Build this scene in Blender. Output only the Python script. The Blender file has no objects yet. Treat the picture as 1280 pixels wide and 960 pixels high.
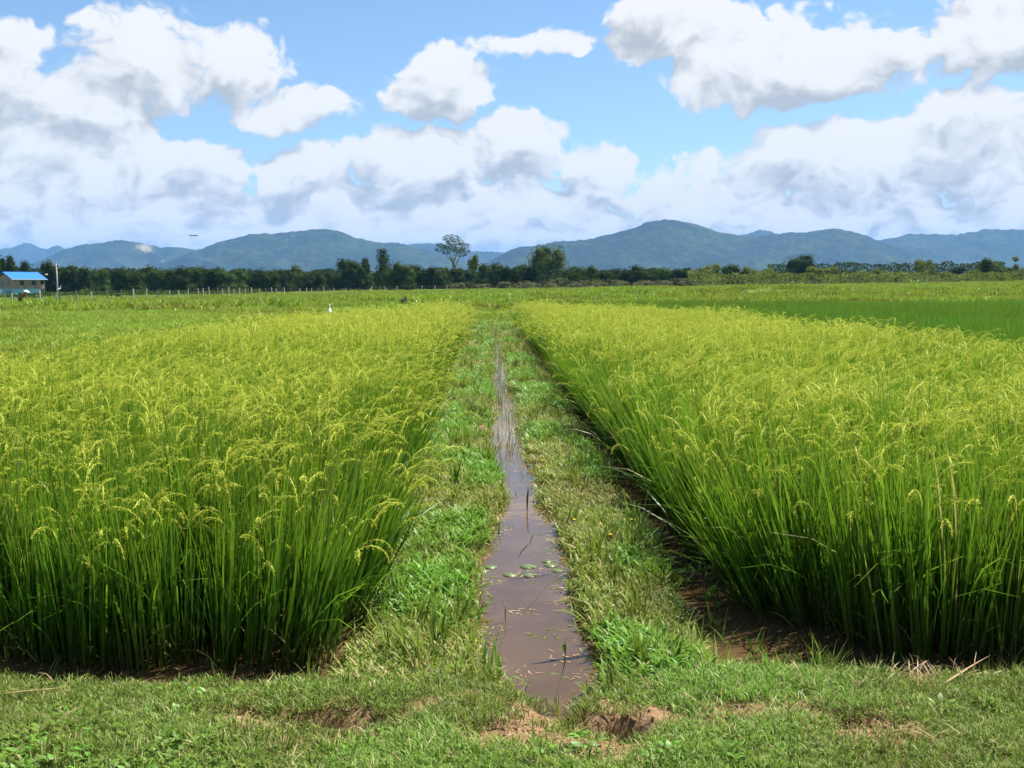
import bpy, math, random
import numpy as np
from mathutils import Vector, Matrix

scene = bpy.context.scene
R = math.radians

# ------------------------------------------------------------------ camera
F = 1250.0                      # focal length in pixels of a 1280 px wide frame
CAM_H = 1.85
HORIZON, VPX = 352.0, 608.0     # horizon row and vanishing point column of the ditch
cam_d = bpy.data.cameras.new('camera')
cam_d.sensor_width = 36.0
cam_d.lens = F / 1280 * 36.0
cam_d.clip_start, cam_d.clip_end = 0.05, 40000
cam = bpy.data.objects.new('camera', cam_d)
scene.collection.objects.link(cam)
cam.location = (0, 0, CAM_H)
cam.rotation_euler = (R(90) - math.atan((480 - HORIZON) / F), 0, -math.atan((640 - VPX) / F))
scene.camera = cam
CM = cam.rotation_euler.to_matrix()

def ray(px, py):
    """direction (world) of a picture point"""
    return (CM @ Vector(((px - 640) / F, (480 - py) / F, -1.0))).normalized()

def at(px, py, dist):
    """the point at ground distance DIST (along +Y) on the line of sight"""
    v = ray(px, py)
    return Vector((0, 0, CAM_H)) + v * (dist / v.y)

# ------------------------------------------------------------------ light
SUN_AZ, SUN_EL = 55.0, 60.0     # azimuth from +Y towards +X
sun_vec = Vector((math.sin(R(SUN_AZ)) * math.cos(R(SUN_EL)), math.cos(R(SUN_AZ)) * math.cos(R(SUN_EL)), math.sin(R(SUN_EL))))
sl = bpy.data.lights.new('sun', 'SUN')
sl.energy = 5.0
sl.angle = R(0.53)
sl.color = (1.0, 0.95, 0.86)
so = bpy.data.objects.new('sun', sl)
scene.collection.objects.link(so)
so.location = (20, 20, 60)
so.rotation_euler = sun_vec.to_track_quat('Z', 'Y').to_euler()

scene.view_settings.view_transform = 'Standard'
scene.view_settings.look = 'None'
scene.view_settings.exposure = 1.25
scene.view_settings.gamma = 1.0
scene.view_settings.use_curve_mapping = False
scene.cycles.use_adaptive_sampling = True
scene.cycles.adaptive_threshold = 0.02
scene.cycles.use_denoising = True
scene.cycles.denoiser = 'OPENIMAGEDENOISE'
scene.cycles.max_bounces = 5
scene.cycles.diffuse_bounces = 3
scene.cycles.glossy_bounces = 2
scene.cycles.transmission_bounces = 3
scene.cycles.volume_bounces = 0
scene.cycles.transparent_max_bounces = 8
scene.cycles.sample_clamp_indirect = 4.0

# ------------------------------------------------------------------ world: sky with cumulus
SKY_STRENGTH = 0.05
world = bpy.data.worlds.new('World')
scene.world = world
world.use_nodes = True
wt = world.node_tree
wt.nodes.clear()
W, WL = wt.nodes, wt.links

def wmath(op, a, b=None, c=None, clamp=False):
    n = W.new('ShaderNodeMath'); n.operation = op; n.use_clamp = clamp
    for i, v in enumerate((a, b, c)):
        if v is None: continue
        if isinstance(v, (int, float)): n.inputs[i].default_value = v
        else: WL.new(v, n.inputs[i])
    return n.outputs[0]

def wvec(op, a, b=None, scale=None):
    n = W.new('ShaderNodeVectorMath'); n.operation = op
    for i, v in enumerate((a, b)):
        if v is None: continue
        if hasattr(v, 'is_linked') or hasattr(v, 'links'): WL.new(v, n.inputs[i])
        else: n.inputs[i].default_value = tuple(v)
    if scale is not None: n.inputs['Scale'].default_value = scale
    return n.outputs['Value'] if op in ('DOT_PRODUCT', 'LENGTH') else n.outputs['Vector']

def wnoise(vec, scale, detail, rough, out='Fac'):
    n = W.new('ShaderNodeTexNoise'); n.inputs['Scale'].default_value = scale
    n.inputs['Detail'].default_value = detail; n.inputs['Roughness'].default_value = rough
    WL.new(vec, n.inputs['Vector'])
    return n.outputs[out] if out != 'Fac' else n.outputs[0]

sky = W.new('ShaderNodeTexSky'); sky.sky_type = 'NISHITA'; sky.sun_disc = False
sky.sun_elevation = R(SUN_EL); sky.sun_rotation = R(SUN_AZ)
sky.altitude = 0; sky.air_density = 1.0; sky.dust_density = 0.2; sky.ozone_density = 2.5

# each cumulus: direction of its middle, half width, height above and below the middle (in 1/1250 rad), weight
CLOUDS = [(10, 85, 62, 72, 70, 1.0), (175, 75, 95, 62, 60, 1.0), (285, 80, 85, 45, 45, 0.85), (120, 130, 95, 60, 60, 1.0),
          (545, 124, 82, 56, 38, 1.3), (375, 138, 70, 30, 30, 0.72), (672, 62, 88, 24, 24, 0.85),
          (850, 40, 110, 60, 48, 1.15), (1000, 85, 165, 74, 60, 1.25), (1250, 45, 90, 75, 55, 1.15),
          (470, 192, 44, 32, 40, 1.0), (655, 182, 58, 44, 60, 1.1), (740, 208, 55, 38, 60, 1.0), (380, 215, 60, 30, 50, 0.9),
          (90, 205, 180, 62, 80, 1.0), (1050, 195, 170, 38, 60, 1.05), (1215, 165, 100, 52, 70, 1.15), (250, 200, 70, 35, 50, 1.0),
          (560, 200, 90, 30, 50, 0.9), (880, 250, 140, 26, 50, 0.75)]
tc = W.new('ShaderNodeTexCoord')
DIR = wvec('NORMALIZE', tc.outputs['Generated'])

def wrange(v, a, b, c, d):
    m = W.new('ShaderNodeMapRange'); m.interpolation_type = 'SMOOTHSTEP'
    for k, x in zip(('From Min', 'From Max', 'To Min', 'To Max'), (a, b, c, d)): m.inputs[k].default_value = x
    WL.new(v, m.inputs[0]); return m.outputs[0]

def warp(d):
    w1 = wvec('SCALE', wvec('SUBTRACT', wnoise(d, 7.0, 1.0, 0.5, 'Color'), (0.5, 0.5, 0.5)), scale=0.06)
    w2 = wvec('SCALE', wvec('SUBTRACT', wnoise(d, 26.0, 2.0, 0.55, 'Color'), (0.5, 0.5, 0.5)), scale=0.026)
    return wvec('ADD', d, wvec('ADD', w1, w2))

def cloud_density(dw, fine):
    acc = None
    for px, py, rx, up, dn, wgt in CLOUDS:
        c = ray(px, py)
        t = Vector((0, 0, 1)).cross(c).normalized()
        n = c.cross(t)
        a = wvec('DOT_PRODUCT', dw, t * (F / rx))
        b = wvec('DOT_PRODUCT', dw, n * (F / up))
        if abs(dn - up) > 8:        # different reach above and below the middle: flat base, domed top
            b = wmath('MAXIMUM', b, wmath('MULTIPLY', b, -up / dn))
        q = wmath('MULTIPLY_ADD', b, b, wmath('MULTIPLY', a, a))
        v = wmath('MULTIPLY_ADD', q, -wgt * 0.62, wgt * 0.55)
        acc = v if acc is None else wmath('SMOOTH_MAX', acc, v, 0.12)
    # the same kind of sky all the way round: loose cumulus higher up, a closed band towards the horizon
    cover = wmath('MULTIPLY_ADD', wnoise(wvec('MULTIPLY', dw, (1.0, 1.0, 2.2)), 4.2, 1.0, 0.5), 1.9, -1.12)
    front = wvec('DOT_PRODUCT', dw, ray(640, 130))
    acc = wmath('SMOOTH_MAX', acc, wmath('ADD', cover, wrange(front, 0.78, 0.90, 0.0, -0.55)), 0.1)
    sep = W.new('ShaderNodeSeparateXYZ'); WL.new(dw, sep.inputs[0])
    acc = wmath('SMOOTH_MAX', acc, wrange(sep.outputs['Z'], 0.03, 0.165, 0.54, -0.35), 0.15)
    low = wrange(sep.outputs['Z'], 0.05, 0.17, 1.0, 0.0)
    lay = wmath('MULTIPLY_ADD', wnoise(wvec('MULTIPLY', dw, (1.0, 1.0, 2.4)), 30.0, 3.0, 0.55), 1.5, -0.58)
    acc = wmath('MULTIPLY_ADD', low, lay, acc)
    puff = wnoise(wvec('MULTIPLY', dw, (1.0, 1.0, 1.5)), 22.0, fine, 0.58)
    bil = wmath('ABSOLUTE', wmath('MULTIPLY_ADD', wnoise(dw, 30.0, 2.0, 0.6), 2.0, -1.0))
    return puff, wmath('ADD', wmath('ADD', acc, wmath('MULTIPLY_ADD', puff, 1.15, -0.66)), wmath('MULTIPLY', bil, 0.55))

DW = warp(DIR)
P0, D0 = cloud_density(DW, 6.0)
_, D1 = cloud_density(wvec('ADD', DW, Vector((0.35, 0.0, 0.94)) * 0.026), 2.0)
alpha = wrange(D0, -0.03, 0.22, 0.0, 0.98)
big = wrange(wnoise(wvec('MULTIPLY', DW, (1.0, 1.0, 3.0)), 9.0, 2.0, 0.5), 0.36, 0.62, -0.16, 0.10)
relief = wmath('MULTIPLY_ADD', P0, 0.9, -0.45)
lit = wrange(wmath('ADD', wmath('ADD', wmath('SUBTRACT', D0, D1), big), relief), -0.62, 0.34, 0.0, 1.0)  # bright tops and grey undersides painted into the cloud colour from density offset
ramp = W.new('ShaderNodeMix'); ramp.data_type = 'RGBA'
ramp.inputs['A'].default_value = (4.5, 4.75, 5.0, 1); ramp.inputs['B'].default_value = (8.5, 8.45, 8.3, 1)
WL.new(lit, ramp.inputs['Factor'])
mx = W.new('ShaderNodeMix'); mx.data_type = 'RGBA'
WL.new(alpha, mx.inputs['Factor'])
tint = W.new('ShaderNodeMix'); tint.data_type = 'RGBA'; tint.blend_type = 'MULTIPLY'; tint.inputs['Factor'].default_value = 1.0
tint.inputs['B'].default_value = (1.12, 1.24, 1.30, 1)
WL.new(sky.outputs[0], tint.inputs['A'])
WL.new(tint.outputs['Result'], mx.inputs['A']); WL.new(ramp.outputs['Result'], mx.inputs['B'])
bg = W.new('ShaderNodeBackground'); bg.inputs['Strength'].default_value = SKY_STRENGTH
WL.new(mx.outputs['Result'], bg.inputs['Color'])
wo = W.new('ShaderNodeOutputWorld'); WL.new(bg.outputs[0], wo.inputs['Surface'])
world.cycles.sampling_method = 'MANUAL'
world.cycles.sample_map_resolution = 512

# ================================================================== helpers
rng = np.random.default_rng(7)
COL = scene.collection

def _hash(ix, iy, seed):
    h = (ix.astype(np.int64) * 374761393 + iy.astype(np.int64) * 668265263 + seed * 1442695041) & 0x7fffffff
    h = ((h ^ (h >> 13)) * 1274126177) & 0x7fffffff
    return ((h ^ (h >> 16)) & 0xffff) / 65535.0

def vnoise(x, y, seed=0):
    x = np.asarray(x, float); y = np.asarray(y, float)
    ix, iy = np.floor(x), np.floor(y)
    fx, fy = x - ix, y - iy
    fx = fx * fx * (3 - 2 * fx); fy = fy * fy * (3 - 2 * fy)
    a = _hash(ix, iy, seed); b = _hash(ix + 1, iy, seed); c = _hash(ix, iy + 1, seed); d = _hash(ix + 1, iy + 1, seed)
    return (a * (1 - fx) + b * fx) * (1 - fy) + (c * (1 - fx) + d * fx) * fy

def fbm(x, y, octaves=4, seed=0, gain=0.5):
    s = 0; a = 1; t = 0
    for o in range(octaves):
        s = s + a * vnoise(np.asarray(x) * 2 ** o + 17.3 * o, np.asarray(y) * 2 ** o - 9.1 * o, seed + o); t += a; a *= gain
    return s / t            # 0..1

def sstep(a, b, v):
    t = np.clip((np.asarray(v, float) - a) / (b - a), 0, 1)
    return t * t * (3 - 2 * t)

def np_mesh(name, verts, quads, mats=(), attrs=None, smooth=False, mat_index=None):
    """a mesh from numpy arrays; QUADS (n,4) or (n,3)"""
    verts = np.asarray(verts, np.float32); quads = np.asarray(quads, np.int32)
    me = bpy.data.meshes.new(name)
    k = quads.shape[1]
    me.vertices.add(len(verts)); me.vertices.foreach_set('co', verts.ravel())
    me.loops.add(quads.size); me.loops.foreach_set('vertex_index', quads.ravel())
    me.polygons.add(len(quads)); me.polygons.foreach_set('loop_start', np.arange(0, quads.size, k, dtype=np.int32))
    for m in mats: me.materials.append(m)
    if mat_index is not None: me.polygons.foreach_set('material_index', np.asarray(mat_index, np.int32))
    if smooth: me.polygons.foreach_set('use_smooth', np.ones(len(quads), bool))
    for nm, arr in (attrs or {}).items():
        arr = np.asarray(arr, np.float32)
        if arr.ndim == 1:
            at_ = me.attributes.new(nm, 'FLOAT', 'POINT'); at_.data.foreach_set('value', arr)
        else:
            at_ = me.attributes.new(nm, 'FLOAT_VECTOR', 'POINT'); at_.data.foreach_set('vector', arr.ravel())
    me.update(calc_edges=True)
    return me

def link(name, me, parent=None, loc=None):
    o = bpy.data.objects.new(name, me)
    COL.objects.link(o)
    if parent is not None: o.parent = parent
    if loc is not None: o.location = loc
    return o

def tag(o, label=None, cat=None, group=None, kind=None):
    if label: o['label'] = label
    if cat: o['category'] = cat
    if group: o['group'] = group
    if kind: o['kind'] = kind
    return o

def empty(name, loc, rz=0.0):
    o = bpy.data.objects.new(name, None); COL.objects.link(o)
    o.empty_display_size = 0.2
    o.location = loc; o.rotation_euler = (0, 0, rz)
    return o

class MB:
    """collects boxes, tubes and free faces; build() makes ONE mesh object"""
    def __init__(s): s.v = []; s.f = []
    def add(s, vs, fs):
        b = len(s.v); s.v += [tuple(v) for v in vs]; s.f += [tuple(b + i for i in f) for f in fs]; return s
    def box(s, x0, x1, y0, y1, z0, z1):
        return s.add([(x0, y0, z0), (x1, y0, z0), (x1, y1, z0), (x0, y1, z0), (x0, y0, z1), (x1, y0, z1), (x1, y1, z1), (x0, y1, z1)],
                     [(0, 3, 2, 1), (4, 5, 6, 7), (0, 1, 5, 4), (1, 2, 6, 5), (2, 3, 7, 6), (3, 0, 4, 7)])
    def tube(s, pts, rad, n=8, cap=True):
        pts = [Vector(p) for p in pts]
        rad = rad if isinstance(rad, (list, tuple)) else [rad] * len(pts)
        vs = []
        for i, p in enumerate(pts):
            d = (pts[min(i + 1, len(pts) - 1)] - pts[max(i - 1, 0)]).normalized()
            u = d.cross(Vector((0, 0, 1)) if abs(d.z) < 0.9 else Vector((1, 0, 0))).normalized(); w = d.cross(u)
            vs += [p + (u * math.cos(2 * math.pi * k / n) + w * math.sin(2 * math.pi * k / n)) * rad[i] for k in range(n)]
        fs = [(i * n + k, i * n + (k + 1) % n, (i + 1) * n + (k + 1) % n, (i + 1) * n + k) for i in range(len(pts) - 1) for k in range(n)]
        if cap: fs += [tuple(range(n))[::-1], tuple((len(pts) - 1) * n + k for k in range(n))]
        return s.add(vs, fs)
    def build(s, name, mat, parent=None, smooth=False, loc=None):
        me = bpy.data.meshes.new(name); me.from_pydata(s.v, [], s.f); me.materials.append(mat)
        if smooth: me.polygons.foreach_set('use_smooth', [True] * len(me.polygons))
        me.update()
        return link(name, me, parent, loc)

# ------------------------------------------------------------------ materials
class Mat:
    def __init__(s, name):
        s.m = bpy.data.materials.new(name); s.m.use_nodes = True
        s.t = s.m.node_tree; s.N = s.t.nodes; s.L = s.t.links
        s.N.clear()
        s.out = s.N.new('ShaderNodeOutputMaterial')
    def node(s, typ, **kw):
        n = s.N.new(typ)
        for k, v in kw.items():
            if hasattr(n, k) and k not in n.inputs: setattr(n, k, v)
            else: s.put(n.inputs[k], v)
        return n
    def put(s, sock, v):
        if hasattr(v, 'links') and hasattr(v, 'node'): s.L.new(v, sock)
        elif isinstance(v, (tuple, list)) and len(v) == 3 and sock.type == 'RGBA': sock.default_value = (*v, 1)
        else: sock.default_value = v
    def math(s, op, a, b=None, c=None, clamp=False):
        n = s.N.new('ShaderNodeMath'); n.operation = op; n.use_clamp = clamp
        for i, v in enumerate((a, b, c)):
            if v is not None: s.put(n.inputs[i], v)
        return n.outputs[0]
    def mix(s, f, a, b, mode='MIX'):
        n = s.N.new('ShaderNodeMix'); n.data_type = 'RGBA'; n.blend_type = mode
        s.put(n.inputs['Factor'], f); s.put(n.inputs['A'], a); s.put(n.inputs['B'], b)
        return n.outputs['Result']
    def noise(s, scale, detail=4.0, rough=0.55, vec=None, out=0):
        n = s.N.new('ShaderNodeTexNoise'); n.inputs['Scale'].default_value = scale
        n.inputs['Detail'].default_value = detail; n.inputs['Roughness'].default_value = rough
        s.put(n.inputs['Vector'], vec if vec is not None else s.pos())
        return n.outputs[out]
    def pos(s):
        return s.N.new('ShaderNodeNewGeometry').outputs['Position']
    def obj(s):
        return s.N.new('ShaderNodeTexCoord').outputs['Object']
    def ramp(s, f, *stops):
        n = s.N.new('ShaderNodeValToRGB'); e = n.color_ramp.elements
        while len(e) < len(stops): e.new(0.5)
        for el, (p, c) in zip(e, stops): el.position = p; el.color = (*c, 1)
        s.put(n.inputs[0], f); return n.outputs[0]
    def rng(s, v, a, b, c=0.0, d=1.0):
        n = s.N.new('ShaderNodeMapRange'); s.put(n.inputs[0], v)
        for k, x in zip((1, 2, 3, 4), (a, b, c, d)): n.inputs[k].default_value = x
        return n.outputs[0]
    def attr(s, name, out='Fac', typ='GEOMETRY'):
        n = s.N.new('ShaderNodeAttribute'); n.attribute_name = name; n.attribute_type = typ
        return n.outputs[out]
    def bump(s, h, strength=0.4, dist=0.02):
        n = s.N.new('ShaderNodeBump'); n.inputs['Strength'].default_value = strength; n.inputs['Distance'].default_value = dist
        s.put(n.inputs['Height'], h); return n.outputs[0]
    def bsdf(s, color, rough=0.7, spec=0.3, metal=0.0, normal=None, finish=True):
        n = s.N.new('ShaderNodeBsdfPrincipled')
        s.put(n.inputs['Base Color'], color); s.put(n.inputs['Roughness'], rough)
        n.inputs['Specular IOR Level'].default_value = spec; n.inputs['Metallic'].default_value = metal
        if normal is not None: s.put(n.inputs['Normal'], normal)
        if finish: s.L.new(n.outputs[0], s.out.inputs['Surface'])
        return n
    def leaf(s, color, trans=0.35, rough=0.45, spec=0.35, tcol=None):
        """a leaf: sheen above, light shining through from behind"""
        p = s.bsdf(color, rough, spec, finish=False)
        t = s.N.new('ShaderNodeBsdfTranslucent'); s.put(t.inputs['Color'], tcol if tcol is not None else color)
        m = s.N.new('ShaderNodeMixShader'); m.inputs[0].default_value = trans
        s.L.new(p.outputs[0], m.inputs[1]); s.L.new(t.outputs[0], m.inputs[2]); s.L.new(m.outputs[0], s.out.inputs['Surface'])
        return s.m

def plain(name, color, rough=0.7, spec=0.3, var=0.25, scale=6.0):
    m = Mat(name)
    n = m.noise(scale, 5, 0.6, m.obj())
    c = m.mix(m.rng(n, 0.3, 0.7), tuple(v * (1 - var) for v in color), tuple(min(1, v * (1 + var * 0.6)) for v in color))
    m.bsdf(c, rough, spec)
    return m.m

# ================================================================== the lie of the land
XL0, XL1 = -5.5, -0.85          # the rice strip beside the ditch, on the house side
XR0, XR1 = 1.48, 6.8            # the rice strip on the other side
Y_FAR = 43.0
DITCH_X = 0.27

def plot_far(x):
    """the far ends of the strips run slantwise"""
    return np.interp(x, [-5.6, -4.8, -4.1, -2.2, -0.8, -0.6, 1.3, 1.5, 2.8, 4.9, 6.1, 6.5, 6.9], [18.5, 23.5, 27, 34, 39, Y_FAR, Y_FAR, 41, 38, 32, 26, 22, 17])

def ditch_half(y):
    y = np.asarray(y, float)
    w = np.interp(y, [4.1, 4.5, 5.2, 6.5, 8.0, 9.0, 9.6, 12, 16, 22, 30, 41, 42], [0.12, 0.26, 0.32, 0.30, 0.23, 0.19, 0.16, 0.20, 0.18, 0.15, 0.13, 0.10, 0.0])
    return w + (fbm(y * 1.3, y * 0 + 3.1, 2, 5) - 0.5) * 0.16

def ditch_mid(y):
    y = np.asarray(y, float)
    return DITCH_X + 0.03 * np.sin(y * 0.9 + 0.6) + (vnoise(y * 0.5, y * 0 + 1, 8) - 0.5) * 0.08 + 0.06 * sstep(5.4, 4.4, y)

def dike_edge(x):
    x = np.asarray(x, float)
    e = np.interp(x, [-6, -2.4, -1.9, -1.2, -0.6, -0.2, 0.05, 0.27, 0.5, 0.7, 1.1, 1.5, 1.75, 2.6, 6],
                  [4.72, 4.64, 4.44, 4.38, 4.46, 4.40, 4.30, 4.22, 4.24, 4.36, 4.52, 4.54, 4.44, 4.40, 4.46])
    return e + (fbm(x * 2.2, x * 0 + 4, 2, 3) - 0.5) * 0.10

HOLES = [(-0.60, 3.84, 0.24, 0.12, 0.20), (-0.98, 3.95, 0.13, 0.07, 0.05), (0.50, 3.74, 0.15, 0.10, 0.18), (0.25, 3.90, 0.13, 0.16, 0.045), (0.05, 3.70, 0.14, 0.09, 0.06), (1.45, 3.72, 0.16, 0.08, 0.05)]

def far_ground(x, y):
    """the plain beyond the strips: a very slight cross fall, low mounds"""
    t = sstep(35, 130, np.hypot(x * 0.8, y))
    yy = np.minimum(y, 420.0); xx = np.clip(x, -260, 260)
    z = t * (0.0150 * xx - 0.0010 * yy)
    for cx, cy, sx, sy, h in ((-7.0, 62, 4.6, 5, 0.62), (-1.5, 75, 5.5, 6, 0.55), (5.5, 82, 7, 6, 0.55), (13, 95, 5, 6, 0.95), (30, 105, 8, 7, 0.9),
                              (-24, 45, 7, 5, 0.35), (-12, 34, 4, 4, 0.18), (22, 70, 12, 5, 0.3), (-30, 70, 10, 7, 0.3)):
        z = z + h * np.exp(-(((x - cx) / sx) ** 2 + ((y - cy) / sy) ** 2))
    z = z + (fbm(x * 0.12, y * 0.12, 3, 21) - 0.5) * 0.35 * sstep(14, 50, np.hypot(x, y))
    return z

def ground_z(x, y):
    x = np.asarray(x, float); y = np.asarray(y, float)
    d = np.abs(x - ditch_mid(y)); w = ditch_half(y)
    rough = (fbm(x * 9, y * 9, 3, 31) - 0.5)
    # inside the bunded plot
    bed = -0.07 + 0 * x
    bank_l = sstep(-0.70, -0.54, x) * sstep(0, 0.10, d - w) * (x < DITCH_X)
    bank_r = sstep(1.20, 1.02, x + .10 * sstep(6.2, 5.2, y)) * sstep(0, 0.10, d - w) * (x > DITCH_X)
    bed = bed + (bank_l + bank_r) * (0.125 + 0.05 * rough + 0.03 * (fbm(x * 1.5, y * 0.8, 2, 77) - .5))
    bed = bed - 0.08 * sstep(0.02, -0.1, d - w) * (y < Y_FAR)
    inside = sstep(XL0 - 0.35, XL0 - 0.05, x) * sstep(XR1 + 0.35, XR1 + 0.05, x) * sstep(0.9, 0.0, y - plot_far(x))
    outer = 0.055 + far_ground(x, y) + rough * 0.03
    z = bed * inside + outer * (1 - inside)
    # the dike in front
    e = dike_edge(x)
    top = 0.115 + 0.05 * (fbm(x * 1.1, y * 1.1, 3, 41) - 0.5) + rough * 0.05 + 0.03 * sstep(4.2, 3.4, y)
    top = top - 0.05 * np.exp(-((x - 0.31) / 0.16) ** 2) * sstep(3.5, 4.0, y)
    for hx, hy, sx, sy, dep in HOLES:
        top = top - dep * np.exp(-np.clip(((x - hx) / sx) ** 2 + ((y - hy) / sy) ** 2, 0, 40) ** 1.6) * (1 + 1.2 * (fbm(x * 14, y * 14, 2, 55) - 0.5))
    k = sstep(0.02, -0.30, y - e)
    return z * (1 - k) + top * k

# ------------------------------------------------------------------ ground sheet
def grow(a, b, step, f):
    out = [a]
    while out[-1] < b: out.append(out[-1] + step); step *= f
    return out
xs = np.concatenate([-np.array(grow(8, 9000, .12, 1.11))[::-1], np.arange(-7.95, -2.6, 0.08), np.arange(-2.6, 2.8, 0.03), np.arange(2.8, 8, 0.08), np.array(grow(8, 9000, .12, 1.11))])
ys = np.concatenate([-np.array(grow(0.0, 2000, .5, 1.3))[::-1], np.arange(0.2, 2.2, .2), np.arange(2.2, 5.6, 0.03), np.arange(5.6, 12, 0.08), np.arange(12, 46, 0.2), np.array(grow(46, 14000, .3, 1.07))])
xs = np.unique(np.round(xs, 4)); ys = np.unique(np.round(ys, 4))
GX, GY = np.meshgrid(xs, ys)
GZ = ground_z(GX, GY)
nx, ny = len(xs), len(ys)
ii = np.arange((ny - 1) * nx).reshape(ny - 1, nx)[:, :-1].ravel()
gq = np.stack([ii, ii + 1, ii + nx + 1, ii + nx], 1)
inplot = (GX > XL0 - .2) & (GX < XR1 + .2) & (GY < plot_far(GX) + .6)
veg = np.where(inplot | (GY < 6), 0.0, 1.0)

m = Mat('earth')
p = m.pos()
n1 = m.noise(3.0, 6, 0.6, p); n2 = m.noise(22.0, 6, 0.65, p)
soil = m.ramp(m.math('MULTIPLY_ADD', n2, 0.6, m.math('MULTIPLY', n1, 0.4)), (0.25, (0.075, 0.043, 0.022)), (0.48, (0.19, 0.115, 0.058)), (0.75, (0.36, 0.245, 0.14)))
g1 = m.noise(0.25, 5, 0.65, p); g2 = m.noise(3.0, 5, 0.7, p)
turf = m.ramp(m.math('MULTIPLY_ADD', g2, 0.5, m.math('MULTIPLY', g1, 0.5)), (0.3, (0.060, 0.115, 0.012)), (0.5, (0.120, 0.200, 0.020)), (0.7, (0.20, 0.26, 0.035)))
m.bsdf(m.mix(m.attr('veg'), soil, turf), 0.9, 0.15, normal=m.bump(m.math('MULTIPLY_ADD', n2, 1.0, m.noise(90, 4, .6, p)), 0.55, 0.012))
M_EARTH = m.m
g = link('ground', np_mesh('ground', np.stack([GX, GY, GZ], -1).reshape(-1, 3), gq, [M_EARTH], {'veg': veg.ravel()}, smooth=True))
tag(g, 'flat earth plain with a bare brown dike in front and green pasture beyond', 'ground', kind='structure')

# ------------------------------------------------------------------ muddy water of ditch and paddies
m = Mat('muddy_water')
p = m.pos()
mud = m.mix(m.rng(m.noise(2.0, 3, 0.5, p), .35, .65), (0.066, 0.038, 0.017), (0.098, 0.060, 0.030))
wb = m.bump(m.noise(5.0, 2, 0.5, p), 0.05, 0.02)
b_ = m.bsdf(mud, 0.03, 0.5, normal=wb); b_.inputs['IOR'].default_value = 1.333
M_WATER = m.m
wx = np.linspace(XL0 - .3, XR1 + .3, 60); wy = np.linspace(3.9, Y_FAR + .8, 120)
WX, WY = np.meshgrid(wx, wy)
wi = np.arange(119 * 60).reshape(119, 60)[:, :-1].ravel()
w_ = link('water', np_mesh('water', np.stack([WX, WY, WX * 0], -1).reshape(-1, 3), np.stack([wi, wi + 1, wi + 61, wi + 60], 1), [M_WATER], smooth=True))
tag(w_, 'still brown muddy water standing in the ditch and under the rice', 'water', kind='structure')

# ------------------------------------------------------------------ wooded hills
m = Mat('hill_forest')
p = m.pos()
h1 = m.noise(0.004, 5, 0.6, p); h2 = m.noise(0.022, 5, 0.75, p)
fc = m.ramp(m.math('MULTIPLY_ADD', h2, 0.55, m.math('MULTIPLY', h1, 0.45)), (0.38, (0.004, 0.011, 0.006)), (0.5, (0.016, 0.034, 0.012)), (0.62, (0.050, 0.076, 0.018)))
bare = m.attr('bare')
m.bsdf(m.mix(bare, fc, (0.34, 0.30, 0.19)), 0.9, 0.1, normal=m.bump(h2, 1.0, 30.0))
M_HILL = m.m

def hill(name, label, dist, prof, depth, seed, amp, bare=None):
    """PROF: skyline (picture x, picture y) seen from the dike, at DIST; spurs fall towards the plain"""
    px = np.array([q[0] for q in prof], float); py = np.array([q[1] for q in prof], float)
    X = (px - VPX) / F * dist; Z = (HORIZON - py) / F * dist
    x = np.arange(X[0], X[-1], dist / 520.0)
    # smooth the polyline a little
    ridge = np.interp(x, X, Z)
    kk = 9; ker = np.hanning(kk + 2)[1:-1]; ker /= ker.sum()
    ridge = np.convolve(np.pad(ridge, kk // 2, 'edge'), ker, 'valid')
    ridge = ridge + (fbm(x / 60, x * 0 + seed, 3, seed) - .5) * dist * 0.0022 + (vnoise(x / 14, x * 0, seed + 5) - .5) * dist * 0.0012
    n = 70
    s = np.concatenate([np.linspace(-1.0, 1.0, n), [1.3]])    # -1 foot towards us, 0 ridge, 1 back foot
    Xg, Sg = np.meshgrid(x, s)
    wand = (fbm(Xg / (depth * .55), Sg * 0 + 2.2, 2, seed + 9) - .5) * depth * 0.5
    Yg = dist + Sg * depth + wand
    fall = np.where(Sg < 0, (1 - np.abs(Sg)) ** 1.25, np.clip(1 - Sg, 0, 1) ** 1.2)
    spur = np.abs(2 * fbm(Xg / (depth * .28) + Sg * .9, Sg * 1.6 + 5, 3, seed + 2) - 1)
    mid = np.clip(1 - np.abs(2 * np.abs(Sg) - 1), 0, 1)
    Zg = ridge[None, :] * (fall - amp * mid * spur * 1.1) + (fbm(Xg / 45, Yg / 45, 3, seed + 4) - .5) * dist * .0022 * (1 - fall * 0.6)
    # the skyline has to stay where the ridge is: perspective of the nearer or farther ridge line
    Zg = Zg * np.clip(Yg / dist, .6, 1.5) - 3.0
    Xw = Xg * Yg / dist
    Zg[0] = -12; Zg[-1] = -12
    nn = len(x)
    q = np.arange((len(s) - 1) * nn).reshape(len(s) - 1, nn)[:, :-1].ravel()
    ba = np.zeros(Xg.size)
    if bare is not None:
        for bx, by, sx, sy in bare:
            ppx = VPX + Xw / Yg * F; ppy = HORIZON - Zg / Yg * F
            u = (ppx - bx) + (ppy - by) * -0.9
            ba = np.maximum(ba, (sstep(1.15, .55, np.hypot(u / sx, (ppy - by) / sy) + (fbm(ppx * .35, ppy * .35, 3, 6) - .5) * 1.0) * (Sg < 0)).ravel())
    o = link(name, np_mesh(name, np.stack([Xw, Yg, Zg], -1).reshape(-1, 3), np.stack([q, q + 1, q + nn + 1, q + nn], 1), [M_HILL], {'bare': ba}, smooth=True))
    tag(o, label, 'hill', kind='structure')
    return o

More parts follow.
